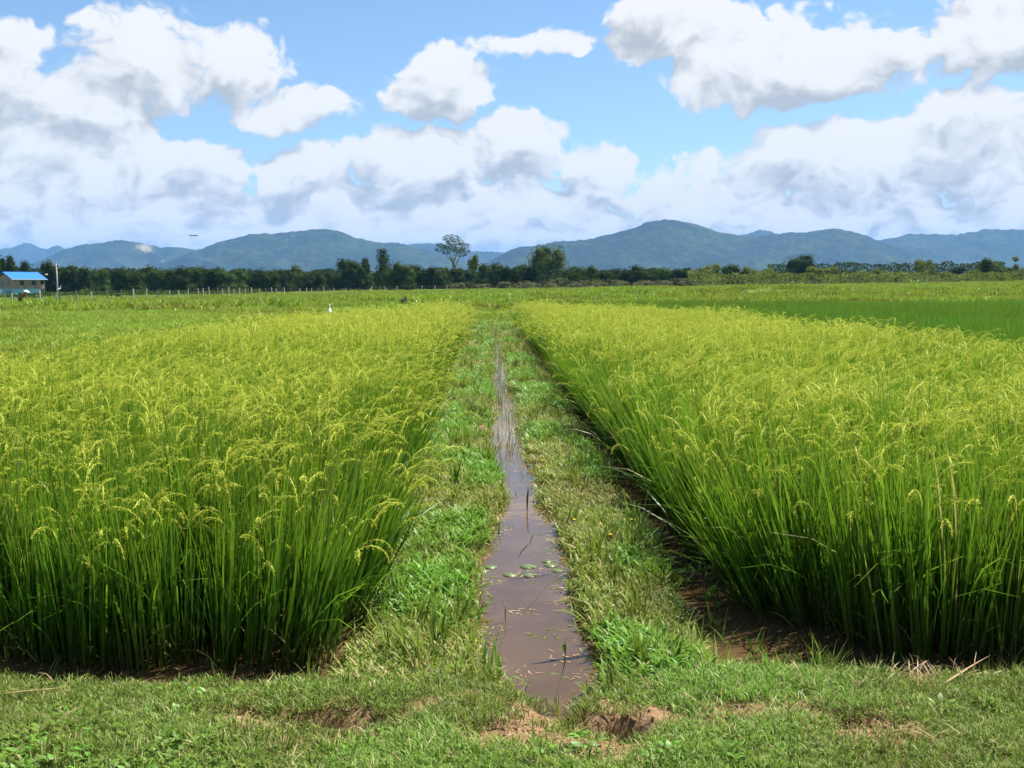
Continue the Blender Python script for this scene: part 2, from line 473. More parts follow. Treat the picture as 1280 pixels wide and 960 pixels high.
hill('hill', 'pale far peak with a pointed top on the skyline beyond the house', 9500,
     [(-260, 318), (-120, 306), (-40, 304), (0, 311), (8, 313), (16, 309), (28, 311), (38, 305), (46, 301), (54, 306), (66, 311), (75, 309), (85, 306), (92, 311), (110, 318), (160, 325), (230, 332)], 1500, 3, .62)
hill('hill', 'low wooded hill with a pale landslip scar near its top', 6200,
     [(-60, 352), (20, 338), (60, 325), (95, 309), (118, 305), (140, 303), (158, 299), (176, 302), (196, 306), (218, 308), (240, 310), (256, 312), (290, 320), (340, 332), (420, 348)], 1300, 11, .62,
     bare=[(190, 311, 9, 6), (210, 327, 3, 1.6)])
hill('hill', 'long wooded hill with a broad rounded summit behind the tall open tree', 5400,
     [(150, 350), (200, 332), (250, 312), (275, 303), (305, 295), (330, 291), (352, 290), (372, 289), (392, 286), (415, 284), (432, 288), (446, 295), (458, 298), (468, 300), (480, 302), (500, 304), (520, 308), (545, 315), (580, 326), (640, 346)], 1300, 23, .62)
hill('hill', 'faint blue ridge in the gap between the two big hills', 7600,
     [(420, 330), (470, 306), (495, 302), (510, 304), (522, 305), (536, 302), (552, 304), (568, 307), (585, 312), (600, 314), (615, 313), (632, 315), (650, 316), (690, 322), (760, 336)], 1400, 31, .62)
hill('hill', 'highest wooded hill with a flat-topped summit, rising right of centre', 5000,
     [(560, 352), (590, 336), (620, 322), (636, 312), (652, 306), (672, 305), (690, 301), (715, 299), (738, 297), (758, 291), (778, 287), (792, 284), (803, 278), (812, 274), (822, 272), (838, 273), (854, 275), (870, 278), (890, 285), (906, 290), (922, 292), (945, 294), (980, 302), (1040, 318), (1100, 340)], 1300, 43, .62)
hill('hill', 'small far blue knob peeping over the saddle beside the highest hill', 8200,
     [(860, 320), (900, 300), (925, 292), (940, 288), (952, 286), (966, 290), (985, 292), (1020, 300), (1080, 318)], 1200, 47, .4)
hill('hill', 'wooded hill with a gentle point, next right of the highest hill', 5200,
     [(850, 345), (900, 315), (940, 295), (965, 291), (990, 289), (1010, 288), (1028, 285), (1044, 283), (1058, 286), (1075, 290), (1092, 297), (1110, 303), (1140, 313), (1180, 325), (1230, 340)], 1250, 53, .62)
hill('hill', 'long even wooded ridge running out at the far right', 6600,
     [(1000, 335), (1050, 312), (1090, 300), (1105, 296), (1122, 295), (1140, 289), (1160, 291), (1180, 292), (1200, 290), (1215, 289), (1230, 285), (1250, 284), (1275, 285), (1300, 287), (1380, 281), (1480, 290), (1600, 310), (1750, 330)], 1500, 61, .62)

# ------------------------------------------------------------------ the air between here and the hills
m = Mat('haze_air')
v_ = m.N.new('ShaderNodeVolumePrincipled')
v_.inputs['Color'].default_value = (0.24, 0.53, 1.0, 1)
v_.inputs['Density'].default_value = 0.78e-4
v_.inputs['Anisotropy'].default_value = 0.0
m.L.new(v_.outputs[0], m.out.inputs['Volume'])
hz = MB().box(-12000, 12000, -3500, 17000, -20, 480).build('haze', m.m)
tag(hz, 'thin bluish haze lying over the plain and the hills', 'haze', kind='stuff')

# ================================================================== leaves, stalks and ears
def blades(base, azim, length, width, lean0, lean1, nseg=4, twist=None, taper=0.6, rnd=None):
    """strips that bend from LEAN0 to LEAN1 (radians from upright) towards AZIM; returns verts, quads, (t, rnd)"""
    n = len(length)
    base = np.asarray(base, float)
    k = np.linspace(0, 1, nseg + 1)
    lean = lean0[:, None] + (lean1 - lean0)[:, None] * k[None, :] ** 1.4
    seg = (length / nseg)[:, None]
    dh = np.sin(lean) * seg; dz = np.cos(lean) * seg
    h = np.concatenate([np.zeros((n, 1)), np.cumsum(0.5 * (dh[:, 1:] + dh[:, :-1]), 1)], 1)
    z = np.concatenate([np.zeros((n, 1)), np.cumsum(0.5 * (dz[:, 1:] + dz[:, :-1]), 1)], 1)
    ca, sa = np.cos(azim)[:, None], np.sin(azim)[:, None]
    c = np.stack([base[:, 0, None] + ca * h, base[:, 1, None] + sa * h, base[:, 2, None] + z], -1)
    tw = azim + math.pi / 2 + (twist if twist is not None else 0)
    wd = np.stack([np.cos(tw), np.sin(tw), 0 * tw], -1)[:, None, :]
    prof = np.where(k < taper, 0.55 + 0.45 * np.minimum(1, k / 0.25), np.clip((1 - k) / (1 - taper), 0.06, 1))
    off = wd * (0.5 * width[:, None] * prof[None, :])[..., None]
    v = np.stack([c - off, c + off], 2).reshape(-1, 3)
    b = (np.arange(n) * (nseg + 1) * 2)[:, None] + (np.arange(nseg) * 2)[None, :]
    b = b.ravel()
    q = np.stack([b, b + 1, b + 3, b + 2], 1)
    r = rnd if rnd is not None else rng.random(n)
    a = np.stack([np.broadcast_to(k[None, :, None], (n, nseg + 1, 2)).ravel(), np.repeat(r, (nseg + 1) * 2), np.zeros(n * (nseg + 1) * 2)], -1)
    return v, q, a, c

def join(parts):
    V, Q, A, M = [], [], [], []; o = 0
    for v, q, a, mi in parts:
        V.append(v); Q.append(q + o); A.append(a); M.append(np.full(len(q), mi)); o += len(v)
    return np.concatenate(V), np.concatenate(Q), np.concatenate(A), np.concatenate(M)

def grains(pos, dirn, size, wid, rnd):
    """small spindle-shaped grains: two crossed rhombs"""
    n = len(pos)
    d = dirn / np.maximum(np.linalg.norm(dirn, axis=1, keepdims=True), 1e-6)
    ref = rng.normal(size=(n, 3))
    u = np.cross(d, ref); u /= np.maximum(np.linalg.norm(u, axis=1, keepdims=True), 1e-6)
    w = np.cross(d, u)
    L = (d.T * size).T; U = (u.T * wid).T; Wv = (w.T * wid).T
    m_ = pos + L * .5
    v = np.stack([pos, m_ + U * .5, pos + L, m_ - U * .5, pos, m_ + Wv * .5, pos + L, m_ - Wv * .5], 1).reshape(-1, 3)
    b = np.arange(n) * 8
    q = np.concatenate([np.stack([b, b + 1, b + 2, b + 3], 1), np.stack([b + 4, b + 5, b + 6, b + 7], 1)])
    a = np.stack([np.tile([0, .5, 1, .5] * 2, n), np.repeat(rnd, 8), np.ones(n * 8)], -1)
    return v, q, a

def rice_hill(seed, ears=6, tillers=12, fine=True, height=1.0, spread=0.11, low=.86):
    """one hill of rice: upright leaves round the culms, ears nodding over"""
    global rng
    keep = rng; rng = np.random.default_rng(seed)
    parts = []
    n = tillers * 3
    ang = rng.random(n) * 2 * math.pi; rad = np.sqrt(rng.random(n)) * spread
    base = np.stack([np.cos(ang) * rad, np.sin(ang) * rad, np.zeros(n)], -1)
    az = ang + rng.normal(0, 1.1, n)
    L = height * (.62 + .58 * rng.random(n) ** .8)
    v, q, a, c = blades(base, az, L, rng.uniform(.008, .0135, n), rng.uniform(0.0, .10, n), np.where(rng.random(n) < .10, rng.uniform(.9, 2.0, n), rng.uniform(.04, .40, n)), 5 if fine else 3, rng.normal(0, .8, n), 0.55)
    parts.append((v, q, a, 0))
    # a few broken or dry lower leaves
    k = 4
    v, q, a, _ = blades(base[:k], rng.random(k) * 6.28, rng.uniform(.25, .5, k), rng.uniform(.007, .010, k), rng.uniform(.2, .5, k), rng.uniform(1.0, 2.0, k), 4, rng.normal(0, .8, k), .5)
    a[:, 2] = 0.5
    parts.append((v, q, a, 0))
    # culms with ears; they nod towards +X on the whole
    n = ears
    ang = rng.random(n) * 2 * math.pi; rad = np.sqrt(rng.random(n)) * spread
    base = np.stack([np.cos(ang) * rad, np.sin(ang) * rad, np.zeros(n)], -1)
    az = rng.normal(0, 1.0, n)
    L = height * rng.uniform(low, 1.02, n)
    v, q, a, c = blades(base, az, L, np.full(n, .006), rng.uniform(.02, .10, n), rng.uniform(.18, .40, n), 4, rng.normal(0, .8, n), .9)
    parts.append((v, q, a, 0))
    tops = c[:, -1, :]
    # ear axis
    el = rng.uniform(.15, .29, n)
    v, q, a, ax = blades(tops, az, el, np.full(n, .004), rng.uniform(.25, .5, n), rng.uniform(1.1, 3.1, n), 6, rng.normal(0, .5, n), .9)
    a[:, 2] = 1.0
    parts.append((v, q, a, 1))
    gp, gd, gs = [], [], []
    per = 72 if fine else 24
    for i in range(n):
        t = rng.random(per) ** 0.8 * 5.999 * .98
        j = t.astype(int); f = (t - j)[:, None]
        p0 = ax[i, j] * (1 - f) + ax[i, j + 1] * f
        d0 = ax[i, j + 1] - ax[i, j]; d0 /= np.linalg.norm(d0, axis=1, keepdims=True)
        o_ = rng.normal(0, 1, (per, 3)); o_ -= d0 * (o_ * d0).sum(1, keepdims=True)
        spreadw = 0.0095 * np.sin(np.clip(t / 6, 0.05, 1) * math.pi * .9)[:, None] * rng.random((per, 1))
        hang = np.array([0, 0, -1.0]) * spreadw * .8
        gp.append(p0 + o_ * spreadw + hang); gd.append(d0 + rng.normal(0, .35, (per, 3)) + np.array([0, 0, -.35])); gs.append(np.full(per, 1.0))
    gp, gd = np.concatenate(gp), np.concatenate(gd)
    N_ = len(gp)
    if fine: sz, wd = rng.uniform(.009, .013, N_), rng.uniform(.0038, .0052, N_)
    else: sz, wd = rng.uniform(.018, .026, N_), rng.uniform(.0065, .009, N_)
    v, q, a = grains(gp, gd, sz, wd, rng.random(N_))
    parts.append((v, q, a, 1))
    rng = keep
    return join(parts)

# ------------------------------------------------------------------ leaf materials; 'bc' = (along the blade, chance, dry), 'tint' = the plant
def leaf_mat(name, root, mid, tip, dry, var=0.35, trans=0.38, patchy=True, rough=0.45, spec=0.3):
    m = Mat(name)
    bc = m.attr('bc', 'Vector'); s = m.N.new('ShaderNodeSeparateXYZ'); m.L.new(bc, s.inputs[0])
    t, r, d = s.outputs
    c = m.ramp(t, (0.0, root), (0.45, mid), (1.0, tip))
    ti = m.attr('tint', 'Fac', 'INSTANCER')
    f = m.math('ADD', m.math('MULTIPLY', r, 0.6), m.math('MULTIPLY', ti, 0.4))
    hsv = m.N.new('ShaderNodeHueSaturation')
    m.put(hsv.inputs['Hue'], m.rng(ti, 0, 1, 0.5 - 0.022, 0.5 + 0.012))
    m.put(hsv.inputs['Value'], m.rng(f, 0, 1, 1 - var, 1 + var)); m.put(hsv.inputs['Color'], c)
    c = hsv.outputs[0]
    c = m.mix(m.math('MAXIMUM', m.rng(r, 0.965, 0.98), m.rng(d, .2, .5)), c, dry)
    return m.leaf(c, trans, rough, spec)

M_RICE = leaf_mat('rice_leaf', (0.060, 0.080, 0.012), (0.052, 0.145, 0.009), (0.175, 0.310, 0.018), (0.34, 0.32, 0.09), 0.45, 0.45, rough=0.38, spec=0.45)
M_EAR = leaf_mat('rice_ear', (0.44, 0.54, 0.035), (0.48, 0.58, 0.04), (0.56, 0.64, 0.065), (0.58, 0.62, 0.09), 0.28, 0.36, rough=0.6)
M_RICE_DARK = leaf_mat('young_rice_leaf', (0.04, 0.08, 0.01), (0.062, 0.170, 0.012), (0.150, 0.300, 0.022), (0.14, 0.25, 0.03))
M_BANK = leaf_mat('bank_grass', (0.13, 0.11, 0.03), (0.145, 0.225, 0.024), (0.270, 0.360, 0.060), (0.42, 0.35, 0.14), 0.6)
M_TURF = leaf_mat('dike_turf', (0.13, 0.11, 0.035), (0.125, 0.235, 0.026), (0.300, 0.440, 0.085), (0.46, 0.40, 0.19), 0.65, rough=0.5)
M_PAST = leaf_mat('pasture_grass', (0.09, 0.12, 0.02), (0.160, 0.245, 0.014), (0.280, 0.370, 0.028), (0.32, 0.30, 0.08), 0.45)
M_STRAW = leaf_mat('straw', (0.36, 0.26, 0.12), (0.42, 0.31, 0.15), (0.48, 0.37, 0.19), (0.30, 0.20, 0.09), 0.35, 0.15)
M_BROAD = leaf_mat('broad_blade', (0.12, 0.17, 0.03), (0.115, 0.255, 0.025), (0.19, 0.36, 0.045), (0.34, 0.32, 0.11), 0.4)
M_STEM = leaf_mat('dark_stem', (0.05, 0.045, 0.02), (0.05, 0.06, 0.02), (0.09, 0.12, 0.03), (0.12, 0.09, 0.04), 0.3, 0.1)

def proto(name, parts, mats):
    """a mesh kept only as the pattern for scattered stuff"""
    v, q, a, mi = join(parts) if isinstance(parts, list) else parts
    return bpy.data.objects.new(name, np_mesh(name, v, q, mats, {'bc': a}, mat_index=mi, smooth=False))

def lean_euler(phi, ldir, lang):
    """turn PHI about the vertical, then tip by LANG towards azimuth LDIR; XYZ eulers"""
    kx, ky = -np.sin(ldir), np.cos(ldir)
    c, s = np.cos(lang), np.sin(lang); C = 1 - c
    K = np.zeros((len(phi), 3, 3))
    K[:, 0, 0] = c + kx * kx * C; K[:, 0, 1] = kx * ky * C; K[:, 0, 2] = ky * s
    K[:, 1, 0] = kx * ky * C; K[:, 1, 1] = c + ky * ky * C; K[:, 1, 2] = -kx * s
    K[:, 2, 0] = -ky * s; K[:, 2, 1] = kx * s; K[:, 2, 2] = c
    Z = np.zeros_like(K); Z[:, 0, 0] = np.cos(phi); Z[:, 0, 1] = -np.sin(phi); Z[:, 1, 0] = np.sin(phi); Z[:, 1, 1] = np.cos(phi); Z[:, 2, 2] = 1
    M = K @ Z
    return np.stack([np.arctan2(M[:, 2, 1], M[:, 2, 2]), np.arcsin(np.clip(-M[:, 2, 0], -1, 1)), np.arctan2(M[:, 1, 0], M[:, 0, 0])], -1)

def scatter(name, protos, pos, phi, ldir, lang, scale, pick, tint, label, cat):
    """uncountable growth as ONE object: patterns set on points"""
    n = len(pos)
    me = bpy.data.meshes.new(name)
    me.vertices.add(n); me.vertices.foreach_set('co', np.asarray(pos, np.float32).ravel())
    for nm, typ, key, arr in (('rot', 'FLOAT_VECTOR', 'vector', lean_euler(phi, ldir, lang)), ('scl', 'FLOAT', 'value', scale), ('tint', 'FLOAT', 'value', tint)):
        at_ = me.attributes.new(nm, typ, 'POINT'); at_.data.foreach_set(key, np.asarray(arr, np.float32).ravel())
    at_ = me.attributes.new('pick', 'INT', 'POINT'); at_.data.foreach_set('value', np.asarray(pick, np.int32))
    o = link(name, me)
    gt = bpy.data.node_groups.new(name + '_nodes', 'GeometryNodeTree')
    gt.interface.new_socket('Geometry', in_out='INPUT', socket_type='NodeSocketGeometry')
    gt.interface.new_socket('Geometry', in_out='OUTPUT', socket_type='NodeSocketGeometry')
    N, L = gt.nodes, gt.links
    gi, go = N.new('NodeGroupInput'), N.new('NodeGroupOutput')
    inst = N.new('GeometryNodeInstanceOnPoints'); inst.inputs['Pick Instance'].default_value = True
    g2i = N.new('GeometryNodeGeometryToInstance')
    for po in reversed(protos):         # the socket takes the last link first
        oi = N.new('GeometryNodeObjectInfo'); oi.inputs['Object'].default_value = po
        L.new(oi.outputs['Geometry'], g2i.inputs[0])
    def na(nm, typ):
        k = N.new('GeometryNodeInputNamedAttribute'); k.data_type = typ; k.inputs['Name'].default_value = nm
        return k.outputs['Attribute']
    e2r = N.new('FunctionNodeEulerToRotation'); L.new(na('rot', 'FLOAT_VECTOR'), e2r.inputs[0])
    L.new(gi.outputs[0], inst.inputs['Points']); L.new(g2i.outputs[0], inst.inputs['Instance'])
    L.new(na('pick', 'INT'), inst.inputs['Instance Index']); L.new(e2r.outputs[0], inst.inputs['Rotation']); L.new(na('scl', 'FLOAT'), inst.inputs['Scale'])
    L.new(inst.outputs[0], go.inputs[0])
    md = o.modifiers.new('growth', 'NODES'); md.node_group = gt
    return tag(o, label, cat, kind='stuff')

def jitter_grid(x0, x1, y0, y1, step, jit=0.45):
    gx, gy = np.meshgrid(np.arange(x0, x1, step), np.arange(y0, y1, step))
    p = np.stack([gx.ravel(), gy.ravel()], -1)
    return p + rng.uniform(-jit, jit, p.shape) * step

# ------------------------------------------------------------------ rice strips
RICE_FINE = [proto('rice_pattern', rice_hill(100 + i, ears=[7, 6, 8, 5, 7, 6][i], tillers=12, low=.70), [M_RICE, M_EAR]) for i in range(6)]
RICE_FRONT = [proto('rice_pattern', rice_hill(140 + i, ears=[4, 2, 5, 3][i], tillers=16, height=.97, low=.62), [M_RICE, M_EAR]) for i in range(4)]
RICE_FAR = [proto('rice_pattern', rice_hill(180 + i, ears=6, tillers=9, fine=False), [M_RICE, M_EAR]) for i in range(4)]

def rice_strip(name, x0, x1, inner, label):
    P = []
    for ya, yb, st in ((4.3, 14, .150), (14, 26, .175), (26, Y_FAR, .205)):
        P.append(jitter_grid(x0, x1, ya, yb, st))
    P = np.concatenate(P)
    ex, ey = P[:, 0], P[:, 1]
    front = np.where(inner > 0, np.interp(ex, [-6, -2.6, -2.0, -1.0, -.7], [5.00, 4.90, 4.72, 4.62, 4.80]), np.interp(ex, [1.3, 1.5, 1.75, 2.05, 3.0, 7], [5.5, 5.3, 4.95, 4.76, 4.68, 4.72]))
    front = front + (fbm(ex * 2.2, ex * 0 + 9, 3, 71) - .5) * .40 + rng.exponential(.05, len(ex)) - rng.exponential(.045, len(ex))
    far = plot_far(ex) + (fbm(ex * .9, ex * 0, 2, 72) - .5) * 2.4
    edge = (x1 if inner > 0 else x0) + (fbm(ey * 1.2, ey * 0 + inner, 3, 73) - .5) * .34 + inner * (rng.exponential(.04, len(ex)) - .04)
    back = (x0 if inner > 0 else x1) + (fbm(ey * .5, ey * 0 + inner, 3, 74) - .5) * .6
    ok = (ey > front) & (ey < far)
    ok &= (ex < edge) & (ex > back) if inner > 0 else (ex > edge) & (ex < back)
    thin = fbm(ex * .9, ey * .9, 3, 75)
    ok &= (thin > .22) | (rng.random(len(ex)) < .6)
    P, edge, front = P[ok], edge[ok], front[ok]
    ex, ey = P[:, 0], P[:, 1]
    n = len(P)
    din = np.abs(ex - edge); dfr = ey - front
    el = np.exp(-din / .22); fl = np.exp(-dfr / .25)
    # the edges lean out over the ditch and the dike
    lx = inner * (.34 if inner > 0 else .46) * el + .06 * (vnoise(ex * .7, ey * .7, 81) - .35) + rng.normal(0, .065, n)
    ly = -.10 * fl + .05 * (vnoise(ex * .7, ey * .7, 82) - .5) + rng.normal(0, .065, n)
    ldir = np.arctan2(ly, lx); lang = np.hypot(lx, ly)
    phi = rng.normal(.0, .9, n)
    sc = (.82 + .30 * fbm(ex * 1.1, ey * 1.1, 3, 83) + rng.uniform(-.09, .09, n)) * 1.03
    nf = len(RICE_FINE); nr = len(RICE_FRONT); nl = len(RICE_FAR)
    frontish = np.maximum(np.exp(-(dfr / 1.25) ** 2), np.exp(-din / .14))
    pick = np.where(ey < 15, np.where(rng.random(n) < frontish * .95, nf + rng.integers(0, nr, n), rng.integers(0, nf, n)), nf + nr + rng.integers(0, nl, n))
    # Geometry to Instance keeps its own order; index by a fixed list
    tint = np.clip(.25 + .5 * fbm(ex * .35, ey * .35, 3, 84) + rng.uniform(-.2, .25, n), 0, 1)
    pos = np.stack([ex, ey, np.maximum(ground_z(ex, ey), -.07)], -1)
    return scatter(name, RICE_FINE + RICE_FRONT + RICE_FAR, pos, phi, ldir, lang, sc, pick, tint, label, 'rice')

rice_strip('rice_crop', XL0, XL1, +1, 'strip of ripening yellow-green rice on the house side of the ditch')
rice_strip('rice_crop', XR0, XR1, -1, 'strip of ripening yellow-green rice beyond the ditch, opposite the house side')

# the younger, darker plot further right
def young(seed):
    global rng
    keep = rng; rng = np.random.default_rng(seed)
    n = 46
    ang = rng.random(n) * 6.283; rad = np.sqrt(rng.random(n)) * .16
    base = np.stack([np.cos(ang) * rad, np.sin(ang) * rad, np.zeros(n)], -1)
    v, q, a, _ = blades(base, ang + rng.normal(0, .9, n), rng.uniform(.6, 1.05, n), rng.uniform(.016, .028, n), rng.uniform(0, .15, n), rng.uniform(.2, .7, n), 4, rng.normal(0, .8, n), .5)
    a[:, 1] *= .92
    rng = keep
    return [(v, q, a, 0)]
YOUNG = [proto('young_rice_pattern', young(300 + i), [M_RICE_DARK]) for i in range(4)]
P = np.concatenate([jitter_grid(1.5, 24, 8, 30, .27), jitter_grid(1.5, 44, 30, 54, .33)])
P = P[(np.abs(P[:, 0]) < P[:, 1] * .62 + 1.5) & (P[:, 1] < 53 + (fbm(P[:, 0] * .3, P[:, 0] * 0, 2, 90) - .5) * 5 + .06 * P[:, 0])]
P = P[((P[:, 0] > XR1 + .15) | (P[:, 1] > plot_far(P[:, 0]) + .3)) & (P[:, 0] > 3.0 + .35 * np.abs(P[:, 1] - 44)*(P[:, 1] > 44))]
n = len(P)
scatter('young_rice', YOUNG, np.stack([P[:, 0], P[:, 1], ground_z(P[:, 0], P[:, 1])], -1), rng.random(n) * 6.28, rng.random(n) * 6.28, rng.uniform(0, .12, n),
        rng.uniform(.78, .98, n) * (.88 + .2 * fbm(P[:, 0] * .5, P[:, 1] * .5, 2, 91)), rng.integers(0, 4, n), np.clip(fbm(P[:, 0] * .25, P[:, 1] * .25, 3, 92) * 1.4 - .25 + rng.uniform(-.35, .35, n), 0, 1),
        'plot of younger dark green rice beyond the yellow strip at the right', 'rice')

# ------------------------------------------------------------------ grass patterns
def tuft(seed, n, rad, lmin, lmax, wmin, wmax, l0, l1a, l1b, nseg=3, dry=0.0, mi=0):
    global rng
    keep = rng; rng = np.random.default_rng(seed)
    ang = rng.random(n) * 6.283; r_ = np.sqrt(rng.random(n)) * rad
    base = np.stack([np.cos(ang) * r_, np.sin(ang) * r_, np.full(n, -.008)], -1)
    v, q, a, _ = blades(base, rng.random(n) * 6.283, rng.uniform(lmin, lmax, n), rng.uniform(wmin, wmax, n), rng.uniform(0, l0, n), rng.uniform(l1a, l1b, n), nseg, rng.normal(0, .7, n), .5)
    a[:, 2] = np.repeat(rng.random(n) < dry, (nseg + 1) * 2) * .6
    rng = keep
    return (v, q, a, mi)

TURF = [proto('turf_pattern', [tuft(400 + i, 110, .085, .020, .058, .0026, .0052, .7, .8, 1.9, 3, .06)], [M_TURF]) for i in range(5)]
BANK = [proto('bank_pattern', [tuft(420 + i, 44, .10, .03, .10, .0045, .0105, 1.1, 1.0, 2.2, 4, .16)], [M_BANK]) for i in range(5)]
BANK_TALL = [proto('bank_tall_pattern', [tuft(440 + i, 20, .05, .14, .27, .005, .010, .3, .35, 1.3, 4, .05)], [M_BANK]) for i in range(3)]
BANK_BROAD = [proto('bank_broad_pattern', [tuft(450 + i, 16, .08, .06, .15, .009, .016, .8, .8, 1.9, 4, .0)], [M_BROAD]) for i in range(3)]
PAST = [proto('pasture_pattern', [tuft(460 + i, 60, .30, .10, .26, .010, .020, .4, .5, 1.5, 3, .06)], [M_PAST]) for i in range(4)]
PAST_BIG = [proto('pasture_far_pattern', [tuft(470 + i, 90, 1.0, .14, .36, .035, .07, .4, .4, 1.3, 2, .06)], [M_PAST]) for i in range(4)]
REED = [proto('reed_pattern', [tuft(480 + i, 5, .03, .12, .30, .003, .006, .15, .1, .7, 4, .3)], [M_BANK]) for i in range(3)]

# turf on the dike
P = jitter_grid(-3.0, 3.2, 2.6, 5.15, .043, .5)
e = dike_edge(P[:, 0])
bare = fbm(P[:, 0] * 2.6, P[:, 1] * 2.6, 4, 101)
den = sstep(.26, .38, bare)
for hx, hy, sx, sy, dep in HOLES:
    den = den * (1 - .96 * np.exp(-(((P[:, 0] - hx) / (sx * 1.45)) ** 2 + ((P[:, 1] - hy + .08) / (sy * 2.0)) ** 2) ** 2))
den = np.maximum(den, .10) * sstep(.10, -.06, P[:, 1] - e)
for bx, by, sx, sy in ((1.80, 4.24, .26, .07), (-.38, 4.38, .14, .05), (-1.75, 4.25, .20, .04), (1.45, 3.72, .2, .1), (-.15, 3.98, .25, .05)):
    den = den * (1 - .85 * np.exp(-(((P[:, 0] - bx) / sx) ** 2 + ((P[:, 1] - by) / sy) ** 2) ** 2))
P = P[rng.random(len(P)) < den]
n = len(P)
lush = fbm(P[:, 0] * .9, P[:, 1] * .9, 3, 102)
ed = P[:, 1] - dike_edge(P[:, 0])
tp = np.where(((ed > -.14) & (rng.random(n) < .25)) | (rng.random(n) < .05), 5 + rng.integers(0, 6, n), rng.integers(0, 5, n))
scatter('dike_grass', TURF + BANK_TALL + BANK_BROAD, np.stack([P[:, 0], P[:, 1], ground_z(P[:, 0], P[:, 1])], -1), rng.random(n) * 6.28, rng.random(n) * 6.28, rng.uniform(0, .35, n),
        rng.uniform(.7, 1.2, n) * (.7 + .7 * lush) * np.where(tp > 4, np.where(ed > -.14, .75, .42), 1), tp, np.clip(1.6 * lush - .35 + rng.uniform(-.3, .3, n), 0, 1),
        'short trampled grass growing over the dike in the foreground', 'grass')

# grass on the two banks of the ditch
def bank(name, xa, xb, label, seed):
    P = np.concatenate([jitter_grid(xa - .12, xb + .15, 4.3, 9, .042, .5), jitter_grid(xa - .12, xb + .15, 9, 18, .062, .5), jitter_grid(xa - .1, xb + .15, 18, Y_FAR + 2, .10, .5)])
    x, y = P[:, 0], P[:, 1]
    z = ground_z(x, y)
    patch = fbm(x * 2.2, y * 1.4, 4, seed)
    den = sstep(-.075, .005, z) * (.30 + .70 * sstep(.30, .52, patch)) * sstep(-.02, .10, y - dike_edge(x) + .16)
    den = np.maximum(den, .03 * (np.abs(x - ditch_mid(y)) > ditch_half(y) * .8))
    far_in = np.abs(x - ditch_mid(y)) < ditch_half(y) * 1.4
    den = np.maximum(den, far_in * sstep(8.6, 9.6, y) * .12 + far_in * sstep(16, 26, y) * .16)
    keep = rng.random(len(P)) < den
    P, z, patch = P[keep], z[keep], patch[keep]
    x, y = P[:, 0], P[:, 1]; n = len(P)
    tall = rng.random(n) < .03 + .05 * sstep(.55, .7, patch)
    inw = z < -.02
    pick = np.where(tall, 5 + rng.integers(0, 3, n), rng.integers(0, 5, n))
    lushb = fbm(x * 1.6, y * 1.1, 3, seed + 40)
    pick = np.where(rng.random(n) < .75 * sstep(.44, .62, lushb), 11 + rng.integers(0, 3, n), pick)
    pick = np.where(inw & (np.abs(x - ditch_mid(y)) < ditch_half(y) * .7), 8 + rng.integers(0, 3, n), pick)
    sc = rng.uniform(.65, 1.15, n) * (.75 + .5 * patch) * np.interp(y, [5, 12, 40], [1.2, 1.25, 1.5])
    scatter(name, BANK + BANK_TALL + REED + BANK_BROAD, np.stack([x, y, np.maximum(z, -.06)], -1), rng.random(n) * 6.28, rng.random(n) * 6.28, rng.uniform(0, .35, n), sc, pick,
            np.clip(1.5 * patch - .25 + rng.uniform(-.3, .3, n), 0, 1), label, 'grass')
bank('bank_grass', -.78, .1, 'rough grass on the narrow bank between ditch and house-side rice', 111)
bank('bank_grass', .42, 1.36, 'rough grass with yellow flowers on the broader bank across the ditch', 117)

# pasture
def pasture(P, protos, npick, smin, smax, name, label):
    x, y = P[:, 0], P[:, 1]; n = len(P)
    pt = fbm(x * .16, y * .16, 4, 131)
    hill_ = fbm(x * .6, y * .6, 3, 133)
    scatter(name, protos, np.stack([x, y, ground_z(x, y)], -1), rng.random(n) * 6.28, rng.random(n) * 6.28, rng.uniform(0, .25, n),
            rng.uniform(smin, smax, n) * (.35 + 1.5 * hill_ ** 1.5), rng.integers(0, npick, n), np.clip(2.6 * pt - .9 + rng.uniform(-.25, .25, n), 0, 1), label, 'grass')
def wedge(P, a, b, pad=2.0):
    x, y = P[:, 0], P[:, 1]
    plot = (x > XL0 - .25) & (x < XR1 + .3) & (y < plot_far(x) + .3)
    yr = (x > 3.0) & (y < 53) & (y > 7)
    return P[(x > a * y - pad) & (x < b * y + pad) & ~plot & ~yr]
P1 = wedge(jitter_grid(-30, -.8, 8.5, 43, .26), -.56, .6)
P2 = wedge(jitter_grid(-30, 34, 43, 62, .36), -.56, .6)
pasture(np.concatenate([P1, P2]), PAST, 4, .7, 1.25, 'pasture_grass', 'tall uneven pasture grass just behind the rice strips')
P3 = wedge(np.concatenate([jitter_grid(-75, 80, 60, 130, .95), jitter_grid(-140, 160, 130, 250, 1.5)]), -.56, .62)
pasture(P3, PAST_BIG, 4, .75, 1.3, 'pasture_grass', 'far bright green pasture reaching to the fence and the trees')

